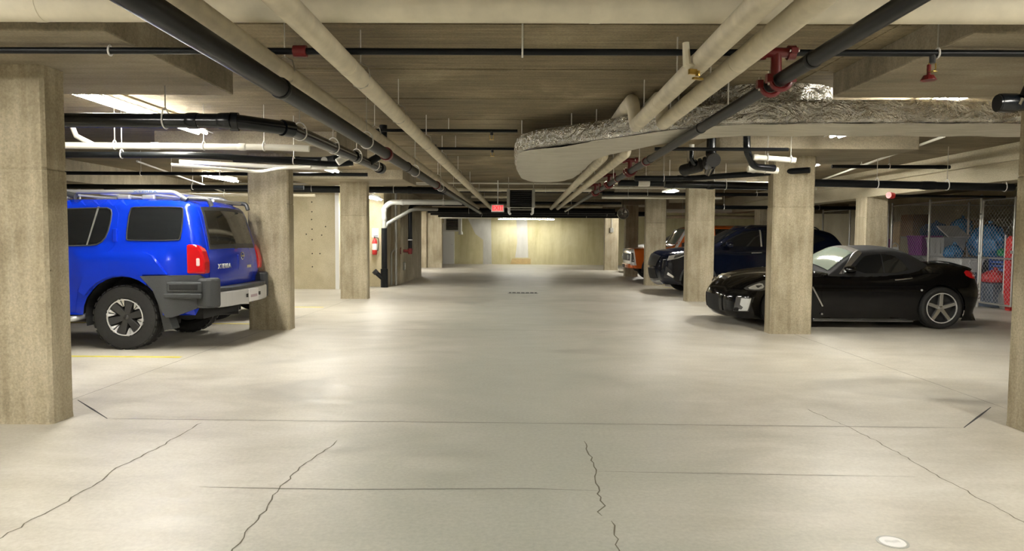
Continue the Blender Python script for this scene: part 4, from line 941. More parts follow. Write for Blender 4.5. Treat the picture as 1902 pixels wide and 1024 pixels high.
    for sg in (-1, 1):
        top.side('screen_pillar', [(1.72, .835), (1.80, .84), (2.14, 1.165), (2.10, 1.205), (2.02, 1.165)], 'silver_alloy', ws, .012, .02, sides=(sg,))
        top.side('side_window', [(1.90, .845), (2.12, 1.08), (2.20, 1.125), (2.46, 1.145), (2.62, 1.125), (2.72, 1.05), (2.84, .86)], 'glass_dark', st, .006, .015, sides=(sg,), smooth=1)
        top.side('top_seam', [(2.42, 1.15), (2.435, 1.15), (2.435, .86), (2.42, .86)], 'black_plastic', st, .010, .01, sides=(sg,))
        MB().tube([(2.5, sg*.63, .86), (2.55, sg*.60, 1.02), (2.66, sg*.5, 1.06)], .03, 8).build('roll_hoop', 'black_plastic', st)
    MB().tube([(1.66, -.62, .872), (1.60, -.3, .905), (1.62, .1, .90)], .010, 6).build('wiper', 'black_plastic', ws)
    underbody(c, .3, 3.8, .14, .50, .55, ax, .325)
    for a in ax: liner(c, a, .325, .375, .84, .34)
    for a in ax:
        for sg in (-1, 1): wheel(c, a, sg*.79, .325, .24, .238, 'five', sg)
    return c
roadster()

# ---------------------------------------------------------------- dark blue crossover
def crossover(name, loc, pm, label, kind='navy', ax=(.90, 3.60)):
    c = empty(name, loc, label, 'car')
    def hw(x, z):
        w_ = .915-.06*max(0, (.7-x)/.7)**2-.05*max(0, (x-3.9)/.7)**2
        if z > 1.05: w_ -= .30*(z-1.05)
        if z < .5: w_ -= .08*(.5-z)
        return w_
    prof = [(.14, .26, .22, .06), (.04, .36, .26, .10), (.0, .60, .28, .12), (.02, .84, .26, .12), (.10, .985, .20, .10), (.30, 1.05, .16, .06), (.8, 1.12, .15, .05), (1.25, 1.17, .14, .04), (1.60, 1.38, .12, .05), (1.95, 1.58, .13, .06), (2.3, 1.655, .16, .05), (2.8, 1.675, .17, .05), (3.5, 1.65, .17, .05), (4.0, 1.58, .17, .05), (4.22, 1.50, .16, .05), (4.42, 1.22, .15, .06), (4.52, .98, .16, .06), (4.56, .70, .16, .06), (4.52, .45, .15, .05), (4.42, .30, .12, .03)]
    bot = arches(4.36, .20, .26, [(a, .36, .41) for a in ax]); h = Hull(prof, bot, hw, step=.06)
    h.body('body', pm, c)
    h.side('lower_cladding', resample([(1.34, .27), (1.32, .40), (3.16, .42), (3.17, .27)], .1), 'cladding', c, .012)
    for a in ax:
        for sg in (-1, 1):
            arc = [(a+.45*math.cos(t), .36+.45*math.sin(t)) for t in [math.pi*(.0+1.0*k/12) for k in range(13)]]+[(a+.405*math.cos(t), .36+.405*math.sin(t)) for t in [math.pi*(1-1.0*k/12) for k in range(13)]]
            h.side('arch_cladding', arc, 'cladding', c, .014, .03, sides=(sg,), dense=False, step=.2)
    for sg in (-1, 1):
        fd = h.side('door', [(1.42, .44), (1.38, .9), (1.45, 1.19), (2.42, 1.19), (2.44, .44)], pm, c, .004, .01, sides=(sg,))[0]
        rd = h.side('door', [(2.47, .44), (2.45, 1.19), (3.52, 1.20), (3.40, .85), (3.20, .65), (3.14, .44)], pm, c, .004, .01, sides=(sg,))[0]
        h.side('window', [(1.42, 1.20), (1.70, 1.40), (2.02, 1.555), (2.38, 1.59), (2.38, 1.19)], 'glass_dark', fd, .007, .02, sides=(sg,))
        h.side('window', [(2.46, 1.19), (2.46, 1.595), (3.05, 1.585), (3.36, 1.54), (3.46, 1.30), (3.44, 1.21)], 'glass_dark', rd, .007, .02, sides=(sg,))
        h.side('quarter_window', [(3.55, 1.23), (3.50, 1.52), (3.82, 1.46), (3.96, 1.36)], 'glass_dark', c, .007, .02, sides=(sg,))
        h.side('window_trim', [(2.385, 1.19), (2.42, 1.19), (2.42, 1.59), (2.385, 1.59)], 'galvanised' if kind == 'navy' else 'black_plastic', fd, .012, .01, sides=(sg,))
        for d, xx in ((fd, 2.28), (rd, 3.30)):
            y = float(h.y(xx, 1.04)[0]); MB().tube([(xx-.12, sg*(y+.005), 1.035), (xx-.09, sg*(y+.03), 1.04), (xx+.09, sg*(y+.03), 1.045), (xx+.12, sg*(y+.005), 1.045)], .013, 8).build('handle', 'chrome', d, smooth=45)
        hl = h.side('headlight', [(.16, .84), (.20, .95), (.45, 1.01), (.66, 1.05), (.64, .99), (.42, .90)], 'lamp_clear', c, .008, .03, sides=(sg,))[0]
        h.side('lamp_bezel', [(.30, .885), (.34, .965), (.60, 1.03), (.58, .985), (.42, .92)], 'lamp_dark', hl, .012, .01, sides=(sg,))
        h.side('fog_bezel', [(.10, .42), (.14, .70), (.26, .60), (.30, .42)], 'black_plastic', c, .010, .03, sides=(sg,))
        h.side('fog_trim', [(.16, .50), (.30, .42), (.33, .45), (.18, .56)], 'chrome', c, .016, .02, sides=(sg,))
        h.side('taillight', [(4.08, 1.10), (4.10, 1.20), (4.38, 1.22), (4.46, 1.08), (4.30, 1.05)], 'tail_red', c, .008, .03, sides=(sg,))
        y = float(h.y(1.62, 1.18)[0])
        m_ = MB().box((1.60, sg*(y+.03), 1.18), (.06, .10, .04)).build('mirror_arm', pm, c, bevel=.01)
        MB().lathe([(0, -.09), (.07, -.07), (.09, .0), (.085, .05), (0, .06)], Matrix.Translation((1.60, sg*(y+.14), 1.235)) @ Matrix.Rotation(math.pi/2, 4, 'Y') @ Matrix.Diagonal((.9, 1.35, 1, 1)), 14).build('mirror_shell', pm, m_, smooth=45)
    g = h.strip('grille', (.005, .68), (.06, .94), 'black_plastic', c, (-.46, .46), (-.60, .60), .010, .03)
    for k in range(5): h.strip('grille_bar', (.0+.008*k, .70+.05*k), (.004+.008*k, .72+.05*k), 'lamp_dark' if k != 2 else 'chrome', g, (-.46-.02*k, .46+.02*k), None, .02, .01, nt=1)
    h.strip('lower_grille', (.03, .40), (.0, .60), 'dark_void', c, (-.50, .50), (-.42, .42), .010, .03)
    h.strip('skid_plate', (.13, .27), (.045, .36), 'bumper_silver', c, (-.60, .60), (-.56, .56), .016, .03)
    h.strip('windscreen', (1.30, 1.20), (1.92, 1.565), 'glass_dark', c, (-.66, .66), (-.56, .56), .007, .02)
    h.strip('rear_window', (4.24, 1.48), (4.42, 1.22), 'glass_dark', c, (-.5, .5), (-.56, .56), .007, .02)
    for sg in (-1, 1): MB().tube(arcbend([(2.1, sg*.56, 1.63), (2.2, sg*.56, 1.70), (3.8, sg*.55, 1.67), (3.9, sg*.55, 1.60)], .06), .016, 8).build('roof_rail', 'black_plastic' if kind == 'navy' else 'rack_silver', c, smooth=45)
    underbody(c, .3, 4.3, .26, .62, .58, ax, .35)
    for a in ax: liner(c, a, .36, .415, .88, .36)
    for a in ax:
        for sg in (-1, 1): wheel(c, a, sg*.80, .35, .23, .235, 'ten', sg)
    return c
crossover('crossover', (3.36, 17.75, 0), 'paint_navy', 'dark navy crossover parked nose-out behind the middle right column')
wc = crossover('crossover', (-4.22, 12.1, 0), 'paint_white', 'white vehicle hidden behind the blue SUV, only its wheel and edge showing', 'white', (.74, 3.5))
wc.rotation_euler = (0, 0, math.pi)

# ---------------------------------------------------------------- orange off-roader
def orange():
    c = empty('off_roader', (3.46, 22.95, 0), 'orange off-roader with a white grille, parked nose-out far on the right', 'car')
    def hw(x, z):
        w_ = .90-.03*max(0, (.5-x)/.5)**2
        if z > 1.1: w_ -= .16*(z-1.1)
        return w_
    prof = [(.12, .42, .06, .02), (.02, .52, .10, .03), (.0, .75, .10, .04), (.02, .96, .10, .04), (.12, 1.05, .10, .03), (.7, 1.075, .10, .03), (1.35, 1.09, .10, .02), (1.52, 1.34, .08, .03), (1.70, 1.62, .08, .03), (1.84, 1.74, .10, .03), (2.4, 1.78, .10, .03), (3.9, 1.78, .10, .03), (4.22, 1.76, .10, .03), (4.34, 1.60, .10, .03), (4.38, 1.1, .10, .03), (4.38, .6, .08, .03), (4.30, .42, .06, .02)]
    ax = (.86, 3.50); h = Hull(prof, arches(4.26, .18, .42, [(a, .40, .47) for a in ax]), hw, step=.07); h.body('body', 'paint_orange', c)
    g = h.strip('grille_surround', (.02, .56), (.05, 1.0), 'paint_white', c, (-.78, .78), None, .012, .03)
    h.strip('grille', (.0, .64), (.01, .90), 'black_plastic', g, (-.70, .70), None, .022, .02)
    for sg in (-1, 1):
        h.side('grille_cheek', [(.0, .52), (.0, 1.02), (.10, 1.03), (.16, .60), (.18, .52)], 'paint_white', g, .008, .02, sides=(sg,))
        h.side('headlight', [(.01, .62), (.01, .92), (.075, .92), (.11, .62)], 'lamp_dark', c, .014, .02, sides=(sg,))
        MB().lathe([(.09, 0), (.09, .03), (.06, .045), (0, .05)], Matrix.Translation((-.02, sg*.56, .77)) @ Matrix.Rotation(-math.pi/2, 4, 'Y'), 18).build('round_lamp', 'lamp_clear', c, smooth=40)
        h.side('side_marker', [(.42, .78), (.42, .84), (.55, .84), (.55, .78)], 'black_plastic', c, .008, .02, sides=(sg,))
        d = h.side('door', [(1.40, .46), (1.42, 1.09), (2.55, 1.10), (2.55, .46)], 'paint_orange', c, .005, .01, sides=(sg,))[0]
        d2 = h.side('door', [(2.59, .46), (2.59, 1.10), (3.35, 1.10), (3.15, .80), (3.05, .46)], 'paint_orange', c, .005, .01, sides=(sg,))[0]
        h.side('window', [(1.60, 1.15), (1.86, 1.66), (2.50, 1.68), (2.50, 1.15)], 'glass_dark', d, .008, .02, sides=(sg,))
        h.side('window', [(2.64, 1.15), (2.64, 1.68), (3.30, 1.68), (3.36, 1.15)], 'glass_dark', d2, .008, .02, sides=(sg,))
        h.side('quarter_window', [(3.50, 1.15), (3.46, 1.68), (4.16, 1.66), (4.18, 1.15)], 'glass_dark', c, .008, .02, sides=(sg,))
        h.side('screen_pillar', [(1.36, 1.09), (1.46, 1.10), (1.80, 1.70), (1.72, 1.68)], 'paint_white', c, .010, .02, sides=(sg,))
        MB().box((1.62, sg*.99, 1.17), (.10, .18, .15)).build('mirror', 'black_plastic', c, bevel=.02)
        for a in ax:
            arc = [(a+.53*math.cos(t), .40+.53*math.sin(t)) for t in [math.pi*k/12 for k in range(13)]]+[(a+.465*math.cos(t), .40+.465*math.sin(t)) for t in [math.pi*(1-k/12) for k in range(13)]]
            h.side('wheel_flare', arc, 'cladding', c, .03, .04, sides=(sg,), dense=False, step=.2)
        MB().box((-.03, sg*.45, .50), (.08, .06, .08)).build('tow_hook', 'black_plastic', c, bevel=.01)
        MB().tube([(1.4, sg*.88, .38), (3.0, sg*.88, .38)], .04, 8).build('side_step', 'cladding', c)
    h.strip('windscreen', (1.40, 1.13), (1.74, 1.66), 'glass_screen', c, (-.72, .72), (-.68, .68), .008)
    h.strip('rear_window', (4.34, 1.58), (4.38, 1.15), 'glass_dark', c, (-.6, .6), None, .008)
    b = MB().prism(chaikin([(.25, -.80), (.02, -.80), (-.08, -.6), (-.10, 0), (-.08, .6), (.02, .80), (.25, .80)], 1), 'z', .42, .56).build('front_bumper', 'paint_orange', c, bevel=.03)
    MB().bb((-.115, -.18, .44), (-.10, .18, .54)).build('bumper_slot', 'black_plastic', b)
    underbody(c, .3, 4.2, .34, .75, .58, ax, .39)
    for a in ax: liner(c, a, .40, .48, .86, .36)
    for a in ax:
        for sg in (-1, 1): wheel(c, a, sg*.79, .39, .26, .215, 'ten', sg, 'dark_alloy')
orange()
crossover('crossover', (4.4, 28.7, 0), 'paint_silver', 'silver vehicle glimpsed far right between column and orange hood', 'silver')
# ================================================================== WIRE STORAGE CAGES
mat('wire', (.60, .61, .62), .45, .3); mat('wire_dark', (.20, .205, .21), .5, .4)
def chain_mesh(name, a, b, z0, z1, parent, m='wire', sp=.068, r=.0021):
    """woven diamond mesh between two points on plan"""
    a = Vector((a[0], a[1], 0)); b = Vector((b[0], b[1], 0)); L = (b-a).length; u = (b-a)/L; H = z1-z0; mb = MB()
    nrm = Vector((-u.y, u.x, 0))
    def P(s, z, o): return a+u*s+nrm*o+Vector((0, 0, z0+z))
    for sg in (1, -1):
        k = -H
        while k < L:
            s0, s1 = max(0, k), min(L, k+H)
            if s1-s0 > .03:
                za, zc = (s0-k, s1-k) if sg > 0 else (H-(s0-k), H-(s1-k))
                mb.tube([P(s0, za, .002*sg), P(s1, zc, .002*sg)], r, 3, False)
            k += sp*math.sqrt(2)
    o = mb.build(name, m, parent); o['kind'] = 'stuff'; return o
def post(p, h, parent, r=.026, m='galvanised'):
    o = MB().tube([(p[0], p[1], 0), (p[0], p[1], h)], r, 10).build('post', m, parent, smooth=45)
    MB().lathe([(r*1.15, 0), (r*1.15, .02), (0, .05)], Matrix.Translation((p[0], p[1], h)), 10).build('post_cap', m, o)
    for z in (.35, 1.0, 1.6, h-.15): MB().tube([(p[0], p[1], z-.012), (p[0], p[1], z+.012)], r*1.18, 10).build('tension_band', m, o)
    return o
FX = 9.40
fence = empty('chain_link_fence', (0, 0, 0), 'galvanised chain-link fence of the storage cage behind the black convertible', 'fence')
for y in (14.48, 16.28, 17.92, 18.10, 20.2, 22.0): post((FX, y), 2.27, fence)
for y0, y1 in ((14.50, 16.26), (16.30, 17.90), (18.12, 20.18), (20.22, 21.98)):
    chain_mesh('mesh_panel', (FX, y0), (FX, y1), .06, 2.22, fence)
    MB().tube([(FX, y0, 2.235), (FX, y1, 2.235)], .018, 8).build('top_rail', 'galvanised', fence, smooth=45)
    MB().tube([(FX, y0, .06), (FX, y1, .06)], .010, 6).build('bottom_wire', 'galvanised', fence)
for y, lab in ((13.38, 'chain-link end panel of the storage cage at the right edge'), (17.33, 'chain-link divider between two storage cages, behind the grey tote')):
    dv = empty('chain_link_divider', (0, 0, 0), lab, 'fence')
    chain_mesh('mesh_panel', (FX+.06, y), (12.4, y), .06, 2.22, dv, 'wire_dark'); post((12.42, y), 2.27, dv); post((10.95, y), 2.27, dv)
    if y < 14: post((FX+.0, y), 2.22, dv)
    MB().tube([(FX+.04, y, 2.235), (12.4, y, 2.235)], .018, 8).build('top_rail', 'galvanised', dv, smooth=45)
gate = empty('cage_gate', (FX, 13.9, 0), 'narrow chain-link gate of the storage cage beside the right edge', 'gate')
gate.location = (0, 0, 0)
gf = MB()
for a, b in (((13.50, .10), (13.50, 2.20)), ((14.42, .10), (14.42, 2.20)), ((13.50, 2.19), (14.42, 2.19)), ((13.50, .11), (14.42, .11))):
    MB().tube([(FX, a[0], a[1]), (FX, b[0], b[1])], .020, 10).build('frame_tube', 'galvanised', gate, smooth=45)
MB().tube([(FX, 13.50, 1.02), (FX, 14.42, 1.02)], .016, 8).build('mid_rail', 'galvanised', gate, smooth=45)
chain_mesh('gate_mesh', (FX, 13.52), (FX, 14.40), .12, 2.17, gate)
for z in (.45, 1.1, 1.9): MB().box((FX, 14.45, z), (.05, .07, .05)).build('hinge', 'galvanised', gate, bevel=.006)
MB().box((FX-.03, 13.46, 1.15), (.05, .10, .06)).build('latch', 'galvanised', gate, bevel=.006)
# ---- contents
def tote(c, d, m, label, lid=None, name='storage_tote', group='storage totes in the cage', taper=.88):
    x, y, z = c; a, b, h = d; o = MB()
    def R(s, zz, k=0): return [(x+s*(-a/2)-k*(-1), y-s*b/2+k, zz), (x+s*a/2-k, y-s*b/2+k, zz), (x+s*a/2-k, y+s*b/2-k, zz), (x-s*a/2+k, y+s*b/2-k, zz)]
    rings = [R(taper, z), R(1, z+h*.93), R(1.05, z+h*.94), R(1.05, z+h), R(.97, z+h), R(taper*.96, z+.02)]
    vs = [p for r in rings for p in r]; n = len(rings)
    body = o.add(vs, [(3, 2, 1, 0), tuple(range(4*(n-1), 4*n))]+[(i*4+j, i*4+(j+1) % 4, i*4+4+(j+1) % 4, i*4+4+j) for i in range(n-1) for j in range(4)]).build(name, m, loc=(x, y, z), bevel=.008)
    tag(body, label, 'storage box', group)
    for sg in (-1, 1):
        MB().box((0, sg*b*.50, h*.80), (a*.3, .02, .04)).build('handle', m, body, bevel=.005)
        for k in (-.3, 0, .3): MB().box((sg*(a*.48), k*b, h*.45), (.02, .03, h*.6)).build('rib', m, body)
    if lid: MB().box((0, 0, h+.018), (a*1.09, b*1.09, .035)).box((0, 0, h+.04), (a*.8, b*.8, .015)).build('lid', lid, body, bevel=.008)
    return body
mat('tote_purple', (.30, .05, .33), .45); mat('tote_grey', (.50, .51, .52), .5); mat('tote_white', (.72, .72, .72), .5); mat('tote_slate', (.10, .13, .18), .5)
mat('tote_mauve', (.34, .12, .28), .5); mat('cardboard', (.40, .25, .13), .8, noise=((8, 8, 8), .15, 4)); mat('crate_blue', (.03, .10, .42), .45); mat('plywood', (.55, .40, .22), .7, noise=((2, 2, 30), .15, 4))
mat('bag_blue', (.05, .23, .50), .25, noise=((9, 9, 9), .5, 5, .8)); mat('bag_red', (.55, .03, .04), .35, noise=((12, 12, 12), .3, 4, .6)); mat('bag_green', (.01, .26, .10), .35); mat('bag_black', (.02, .02, .022), .35, noise=((12, 12, 12), .3, 4, .8)); mat('bag_duffel', (.04, .14, .34), .7, noise=((12, 12, 12), .2, 4, .4))
tote((10.3, 17.95, .0), (.55, .70, .46), 'tote_slate', 'dark slate tote at the floor beneath the purple tote', 'tote_slate')
tote((10.3, 17.95, .512), (.55, .70, .42), 'tote_grey', 'grey tote directly beneath the purple tote', 'tote_grey')
tote((10.25, 17.95, .985), (.52, .66, .50), 'tote_purple', 'bright purple tote in the cage above the convertible boot')
tote((10.1, 16.80, .0), (.55, .72, .48), 'tote_slate', 'slate tote on the floor below the pale grey tote', 'tote_slate')
tote((10.1, 16.80, .532), (.55, .72, .41), 'tote_white', 'whitish tote below the pale grey tote', 'tote_grey')
tote((10.1, 16.80, .996), (.52, .72, .44), 'tote_grey', 'pale grey tote with a tilted lid, in the cage middle')
o = MB().box((10.15, 16.62, 1.575), (.5, .55, .03), m=Matrix.Rotation(.5, 4, 'X')).build('loose_lid', 'tote_white', bevel=.01); tag(o, 'white plastic lid leaning on the pale grey tote', 'lid')
tote((9.85, 15.78, .0), (.5, .80, .62), 'tote_slate', 'slate tote on the floor below the open white tote', 'tote_slate')
tote((9.80, 15.80, .672), (.48, 1.0, .30), 'tote_white', 'open white tote in front of the blue plastic bags')
tote((10.50, 15.9, .0), (.55, .9, .48), 'tote_slate', 'slate tote on the floor under the blue plastic bags', 'tote_slate')
tote((10.50, 15.9, .532), (.55, .9, .42), 'tote_slate', 'upper slate tote under the blue plastic bags', 'tote_slate')
tote((9.78, 14.58, .0), (.42, .60, .45), 'tote_slate', 'slate tote behind the gate at floor level', 'tote_slate')
tote((10.36, 15.04, .0), (.46, .56, .66), 'tote_slate', 'tall slate tote behind the gate carrying the blue crate', 'tote_slate')
tote((10.2, 19.70, .0), (.5, .55, .48), 'tote_grey', 'grey tote at the floor under the mauve tote', 'tote_grey'); tote((10.2, 19.70, .532), (.5, .55, .41), 'tote_slate', 'slate tote just below the mauve tote', 'tote_slate')
tote((10.2, 19.70, 1.00), (.48, .52, .40), 'tote_mauve', 'dusky mauve tote beside the far cage post')
def crumple(name, c, d, m, label, seed, cat='bag', group=None, knot=True):
    rnd = random.Random(seed); bm = bmesh.new(); bmesh.ops.create_icosphere(bm, subdivisions=4, radius=1)
    ks = [(Vector((rnd.uniform(-1, 1), rnd.uniform(-1, 1), rnd.uniform(-1, 1))).normalized(), rnd.uniform(3, 9), rnd.uniform(0, 6), rnd.uniform(.02, .07)) for _ in range(16)]
    for v in bm.verts:
        n = v.co.normalized(); f = 1.
        for a, fr, ph, am in ks: f += am*abs(math.sin(fr*n.dot(a)*2+ph))-am*.5
        q = n*f; 
        if q.z < -.6: q.z = -.6-(q.z+.6)*.1
        v.co = Vector((q.x*d[0]/2, q.y*d[1]/2, (q.z+.62)/1.62*d[2]))
    me = bpy.data.meshes.new(name); bm.to_mesh(me); bm.free()
    for p in me.polygons: p.use_smooth = True
    me.materials.append(MATS[m]); o = bpy.data.objects.new(name, me); COL.objects.link(o); o.location = c; tag(o, label, cat, group)
    if knot: MB().tube([(0, 0, d[2]*.93), (.01, .01, d[2]*1.06), (.05, .02, d[2]*1.16)], [.03, .02, .05], 8).build('knot', m, o, smooth=60)
    return o
crumple('plastic_bag', (10.48, 15.85, 1.005), (.60, .85, .68), 'bag_blue', 'large crumpled blue plastic bag heaped in the cage', 3)
crumple('plastic_bag', (9.80, 16.02, .975), (.32, .42, .28), 'bag_blue', 'small blue plastic bag sagging beside the large blue bag', 9)
crumple('plastic_bag', (9.78, 14.58, .50), (.36, .50, .24), 'bag_red', 'red shopping bag lying low behind the gate', 5)
crumple('plastic_bag', (10.36, 15.03, 1.035), (.34, .42, .18), 'bag_green', 'green bag on top of the blue crate', 7)
crumple('duffel_bag', (11.1, 18.95, 1.475), (.5, .95, .34), 'bag_duffel', 'long blue bag on the top shelf, beside the cartons', 11)
crumple('duffel_bag', (11.05, 17.75, 1.475), (.42, .55, .42), 'bag_blue', 'bright blue bag at the near end of the top shelf', 13)
crumple('plastic_bag', (11.6, 15.9, 0.0), (.9, 1.1, 1.45), 'bag_black', 'big black sack standing deep in the cage', 15)
# blue slotted crate
cr = empty('crate', (10.36, 15.04, .715), 'blue slotted plastic crate behind the gate', 'crate')
for z in (.01, .09, .17, .25):
    for sx in (-1, 1): MB().bb((sx*.20-.008, -.24, z), (sx*.20+.008, .24, z+.05)).build('slat', 'crate_blue', cr)
    for sy in (-1, 1): MB().bb((-.20, sy*.24-.008, z), (.20, sy*.24+.008, z+.05)).build('slat', 'crate_blue', cr)
for sx in (-1, 1):
    for sy in (-1, 1): MB().bb((sx*.20-.018, sy*.24-.018, 0), (sx*.20+.018, sy*.24+.018, .31)).build('corner_post', 'crate_blue', cr)
MB().bb((-.2, -.24, 0), (.2, .24, .012)).build('bottom', 'crate_blue', cr)
# shelving
sh = empty('shelving_unit', (11.12, 18.75, 0), 'grey steel shelving deep in the cage under the cartons', 'shelf')
for sx in (-.3, .3):
    for sy in (-1.3, 0, 1.5): MB().bb((sx-.02, sy-.02, 0), (sx+.02, sy+.02, 1.47)).build('upright', 'pipe_grey', sh)
for z in (.20, .80, 1.44): MB().bb((-.32, -1.34, z), (.32, 1.54, z+.03)).build('shelf_board', 'pipe_grey', sh)
def carton(c, d, label):
    b = MB().box((0, 0, d[2]/2), d).build('carton', 'cardboard', bevel=.006); b.location = c; tag(b, label, 'box', 'cardboard cartons in the cage')
    for sg in (-1, 1): MB().box((sg*d[0]*.25, 0, d[2]+.004), (d[0]*.49, d[1], .006)).build('flap', 'cardboard', b)
    MB().box((0, 0, d[2]+.009), (.05, d[1]*.98, .002)).build('tape', 'pipe_cream', b)
carton((11.05, 19.80, 1.475), (.5, .62, .60), 'tall cardboard carton on the top shelf')
carton((11.85, 18.5, 0), (.4, .7, 1.90), 'tall narrow cardboard carton standing behind the shelf'); carton((11.12, 18.2, .835), (.45, .5, .42), 'cardboard carton on the middle shelf')
# leaning board, folding chair, shovel, red cooler
b = MB().box((0, 0, .92), (.03, .42, 1.84)).build('plywood_board', 'plywood'); b.location = (9.85, 18.66, .03); b.rotation_euler = (-.12, .10, 0); tag(b, 'pale plywood board leaning inside the cage fence', 'board')
ch = empty('folding_chair', (9.72, 18.35, 0), 'white folding chair frame leaning by the cage post', 'chair')
MB().tube(arcbend([(0, -.2, .0), (0, -.17, 1.22), (.02, 0, 1.31), (0, .17, 1.22), (0, .2, .0)], .14, 6), .013, 8).build('back_frame', 'white_metal', ch, smooth=45)
MB().box((.0, 0, 1.12), (.02, .32, .14)).build('backrest', 'white_plastic', ch, bevel=.006); MB().box((.06, 0, .55), (.03, .36, .38)).build('seat', 'white_plastic', ch, bevel=.008)
for s in (-1, 1): MB().tube([(.10, s*.15, .0), (.05, s*.15, .75)], .011, 8).build('leg', 'white_metal', ch)
sv = empty('shovel', (9.70, 14.16, 0), 'shovel with black D-shaped handle standing behind the gate', 'shovel')
MB().tube([(0, 0, .30), (.0, 0, 1.50)], .016, 8).build('shaft', 'white_metal', sv, smooth=45)
MB().tube(arcbend([(0, 0, 1.48), (0, -.065, 1.57), (0, -.065, 1.65), (0, .065, 1.65), (0, .065, 1.57), (0, 0, 1.48)], .03, 4), .015, 8).build('d_handle', 'black_plastic', sv, smooth=45)
MB().prism(chaikin([(-.13, .0), (.13, .0), (.14, .28), (.05, .36), (-.05, .36), (-.14, .28)], 1), 'x', -.008, .008).build('blade', 'galvanised', sv)
o = MB().prism(chaikin([(-.10, 0), (.16, 0), (.16, 1.35), (.10, 1.46), (-.04, 1.46), (-.10, 1.35)], 1), 'x', -.12, .12).build('toboggan', 'red_paint', loc=None, bevel=.02); o.location = (9.62, 13.72, 0); tag(o, 'red plastic sled standing upright at the cage corner', 'sled')
MB().box((-.125, .03, .7), (.012, .12, 1.1)).build('runner_groove', 'bag_red', o)

# left cage behind the blue vehicle
lf = empty('chain_link_fence', (0, 0, 0), 'chain-link fence in the dark behind the blue vehicle roof', 'fence')
for y in (10.6, 12.6, 14.6, 16.3, 17.9): post((-9.25, y), 2.34, lf, .03)
for a, b in ((10.62, 12.58), (12.62, 14.58), (14.62, 16.28), (16.32, 17.88)):
    chain_mesh('mesh_panel', (-9.25, a), (-9.25, b), .05, 2.25, lf, 'wire_dark'); MB().tube([(-9.25, a, 2.28), (-9.25, b, 2.28)], .02, 8).build('top_rail', 'galvanised', lf, smooth=45)

# ================================================================== SMALL FIXTURES
# exit sign
ex = empty('exit_sign', (-.57, 17.0, 2.075), 'red illuminated exit sign hanging over the aisle', 'sign')
MB().box((0, 0, 0), (.31, .06, .185)).build('housing', 'white_plastic', ex, bevel=.008)
mat('sign_face', (.80, .25, .22), .4, emit=.30, ecol=(1, .30, .26)); mat('sign_red', (.75, .005, .015), .4, emit=.45, ecol=(1, .0, .03))
MB().box((0, -.031, 0), (.27, .004, .145)).build('face', 'sign_face', ex)
text_obj('lettering', 'EXIT', .165, 'sign_red', Matrix.Translation((0, -.035, 0)) @ Matrix.Rotation(math.pi/2, 4, 'X'), ex, .002, .82)
MB().tube([(0, 0, .09), (0, 0, ZS-2.075)], .012, 8).build('stem', 'white_metal', ex)
# hanging louvred unit
uh = empty('unit_heater', (-.01, 16.0, 2.06), 'dark louvred heater box hanging over the middle of the aisle', 'heater')
MB().bb((-.25, .0, 0), (.25, .35, .39)).build('casing', 'dark_void', uh)
for k in range(9): MB().box((0, -.015, .025+.042*k), (.46, .05, .006), m=Matrix.Rotation(.6, 4, 'X')).build('louvre', 'black_plastic', uh)
for s in (-1, 1):
    MB().bb((s*.285-.035, -.05, -.01), (s*.285+.035, .36, .40)).build('side_frame', 'pipe_grey', uh, bevel=.006)
    MB().tube(arcbend([(s*.27, -.02, .0), (s*.27, -.02, -.13), (s*.24, -.06, -.16)], .04), .028, 10).build('bracket', 'white_metal', uh, smooth=45)
    MB().tube([(s*.285, .1, .40), (s*.285, .1, ZS-2.06)], .006, 6).build('hanger_rod', 'rod_steel', uh)
for z in (-.012, -.06): MB().tube([(-.25, -.02, z), (.25, -.02, z)], .010, 8).build('cross_bar', 'galvanised', uh)
# silver dish by the far right column
df = empty('round_fan', (3.58, 24.75, 2.24), 'round silver fan by the far right column top', 'fan')
Mx = Matrix.Rotation(math.pi/2, 4, 'X')
MB().lathe([(.20, -.10), (.21, .04), (.20, .06), (.185, .05), (.16, -.06), (.05, -.09)], Mx, 24).build('shroud', 'galvanised', df, smooth=40)
MB().lathe([(.05, -.10), (.05, .03), (0, .05)], Mx, 16).build('hub', 'galvanised', df, smooth=40)
for k in range(5):
    a = 2*math.pi*k/5; MB().box((0, 0, 0), (.13, .008, .06), m=Mx @ Matrix.Rotation(a, 4, 'Z') @ Matrix.Translation((.10, 0, 0)) @ Matrix.Rotation(.6, 4, 'X')).build('blade', 'galvanised', df)
MB().tube([(0, .05, .20), (0, .05, ZS-2.24)], .015, 8).build('stem', 'pipe_black', df)
# louvre box on the far left
lb = empty('vent_box', (-3.33, 33.9, 2.0), 'grey vent box with black louvres on the far left wall', 'vent')
MB().bb((-.43, 0, -.35), (.43, .5, .36)).build('casing', 'white_metal', lb, bevel=.01)
MB().bb((-.30, -.01, -.28), (.28, .02, .30)).build('recess', 'dark_void', lb)
for k in range(6): MB().box((-.01, -.02, -.22+.095*k), (.58, .06, .012), m=Matrix.Rotation(.5, 4, 'X')).build('louvre', 'pipe_grey', lb)
for s in (-.35, .35): MB().tube([(s, .25, .36), (s, .25, ZS-2.0)], .01, 6).build('hanger_rod', 'rod_steel', lb)
MB().lathe([(.10, -.02), (.12, -.16), (.0, -.17)], Matrix.Translation((.40, .05, -.33)), 14).build('lamp', 'white_plastic', lb, smooth=40)
# white door beside it
dr = struct(MB().bb((-4.02, 35.92, 0), (-3.42, 36.01, 2.1)).build('door_1', 'white_metal', bevel=.006))
MB().tube([(-3.49, 35.92, 1.0), (-3.49, 35.86, 1.0), (-3.58, 35.86, 1.0)], .012, 8).build('door_handle', 'galvanised', dr)
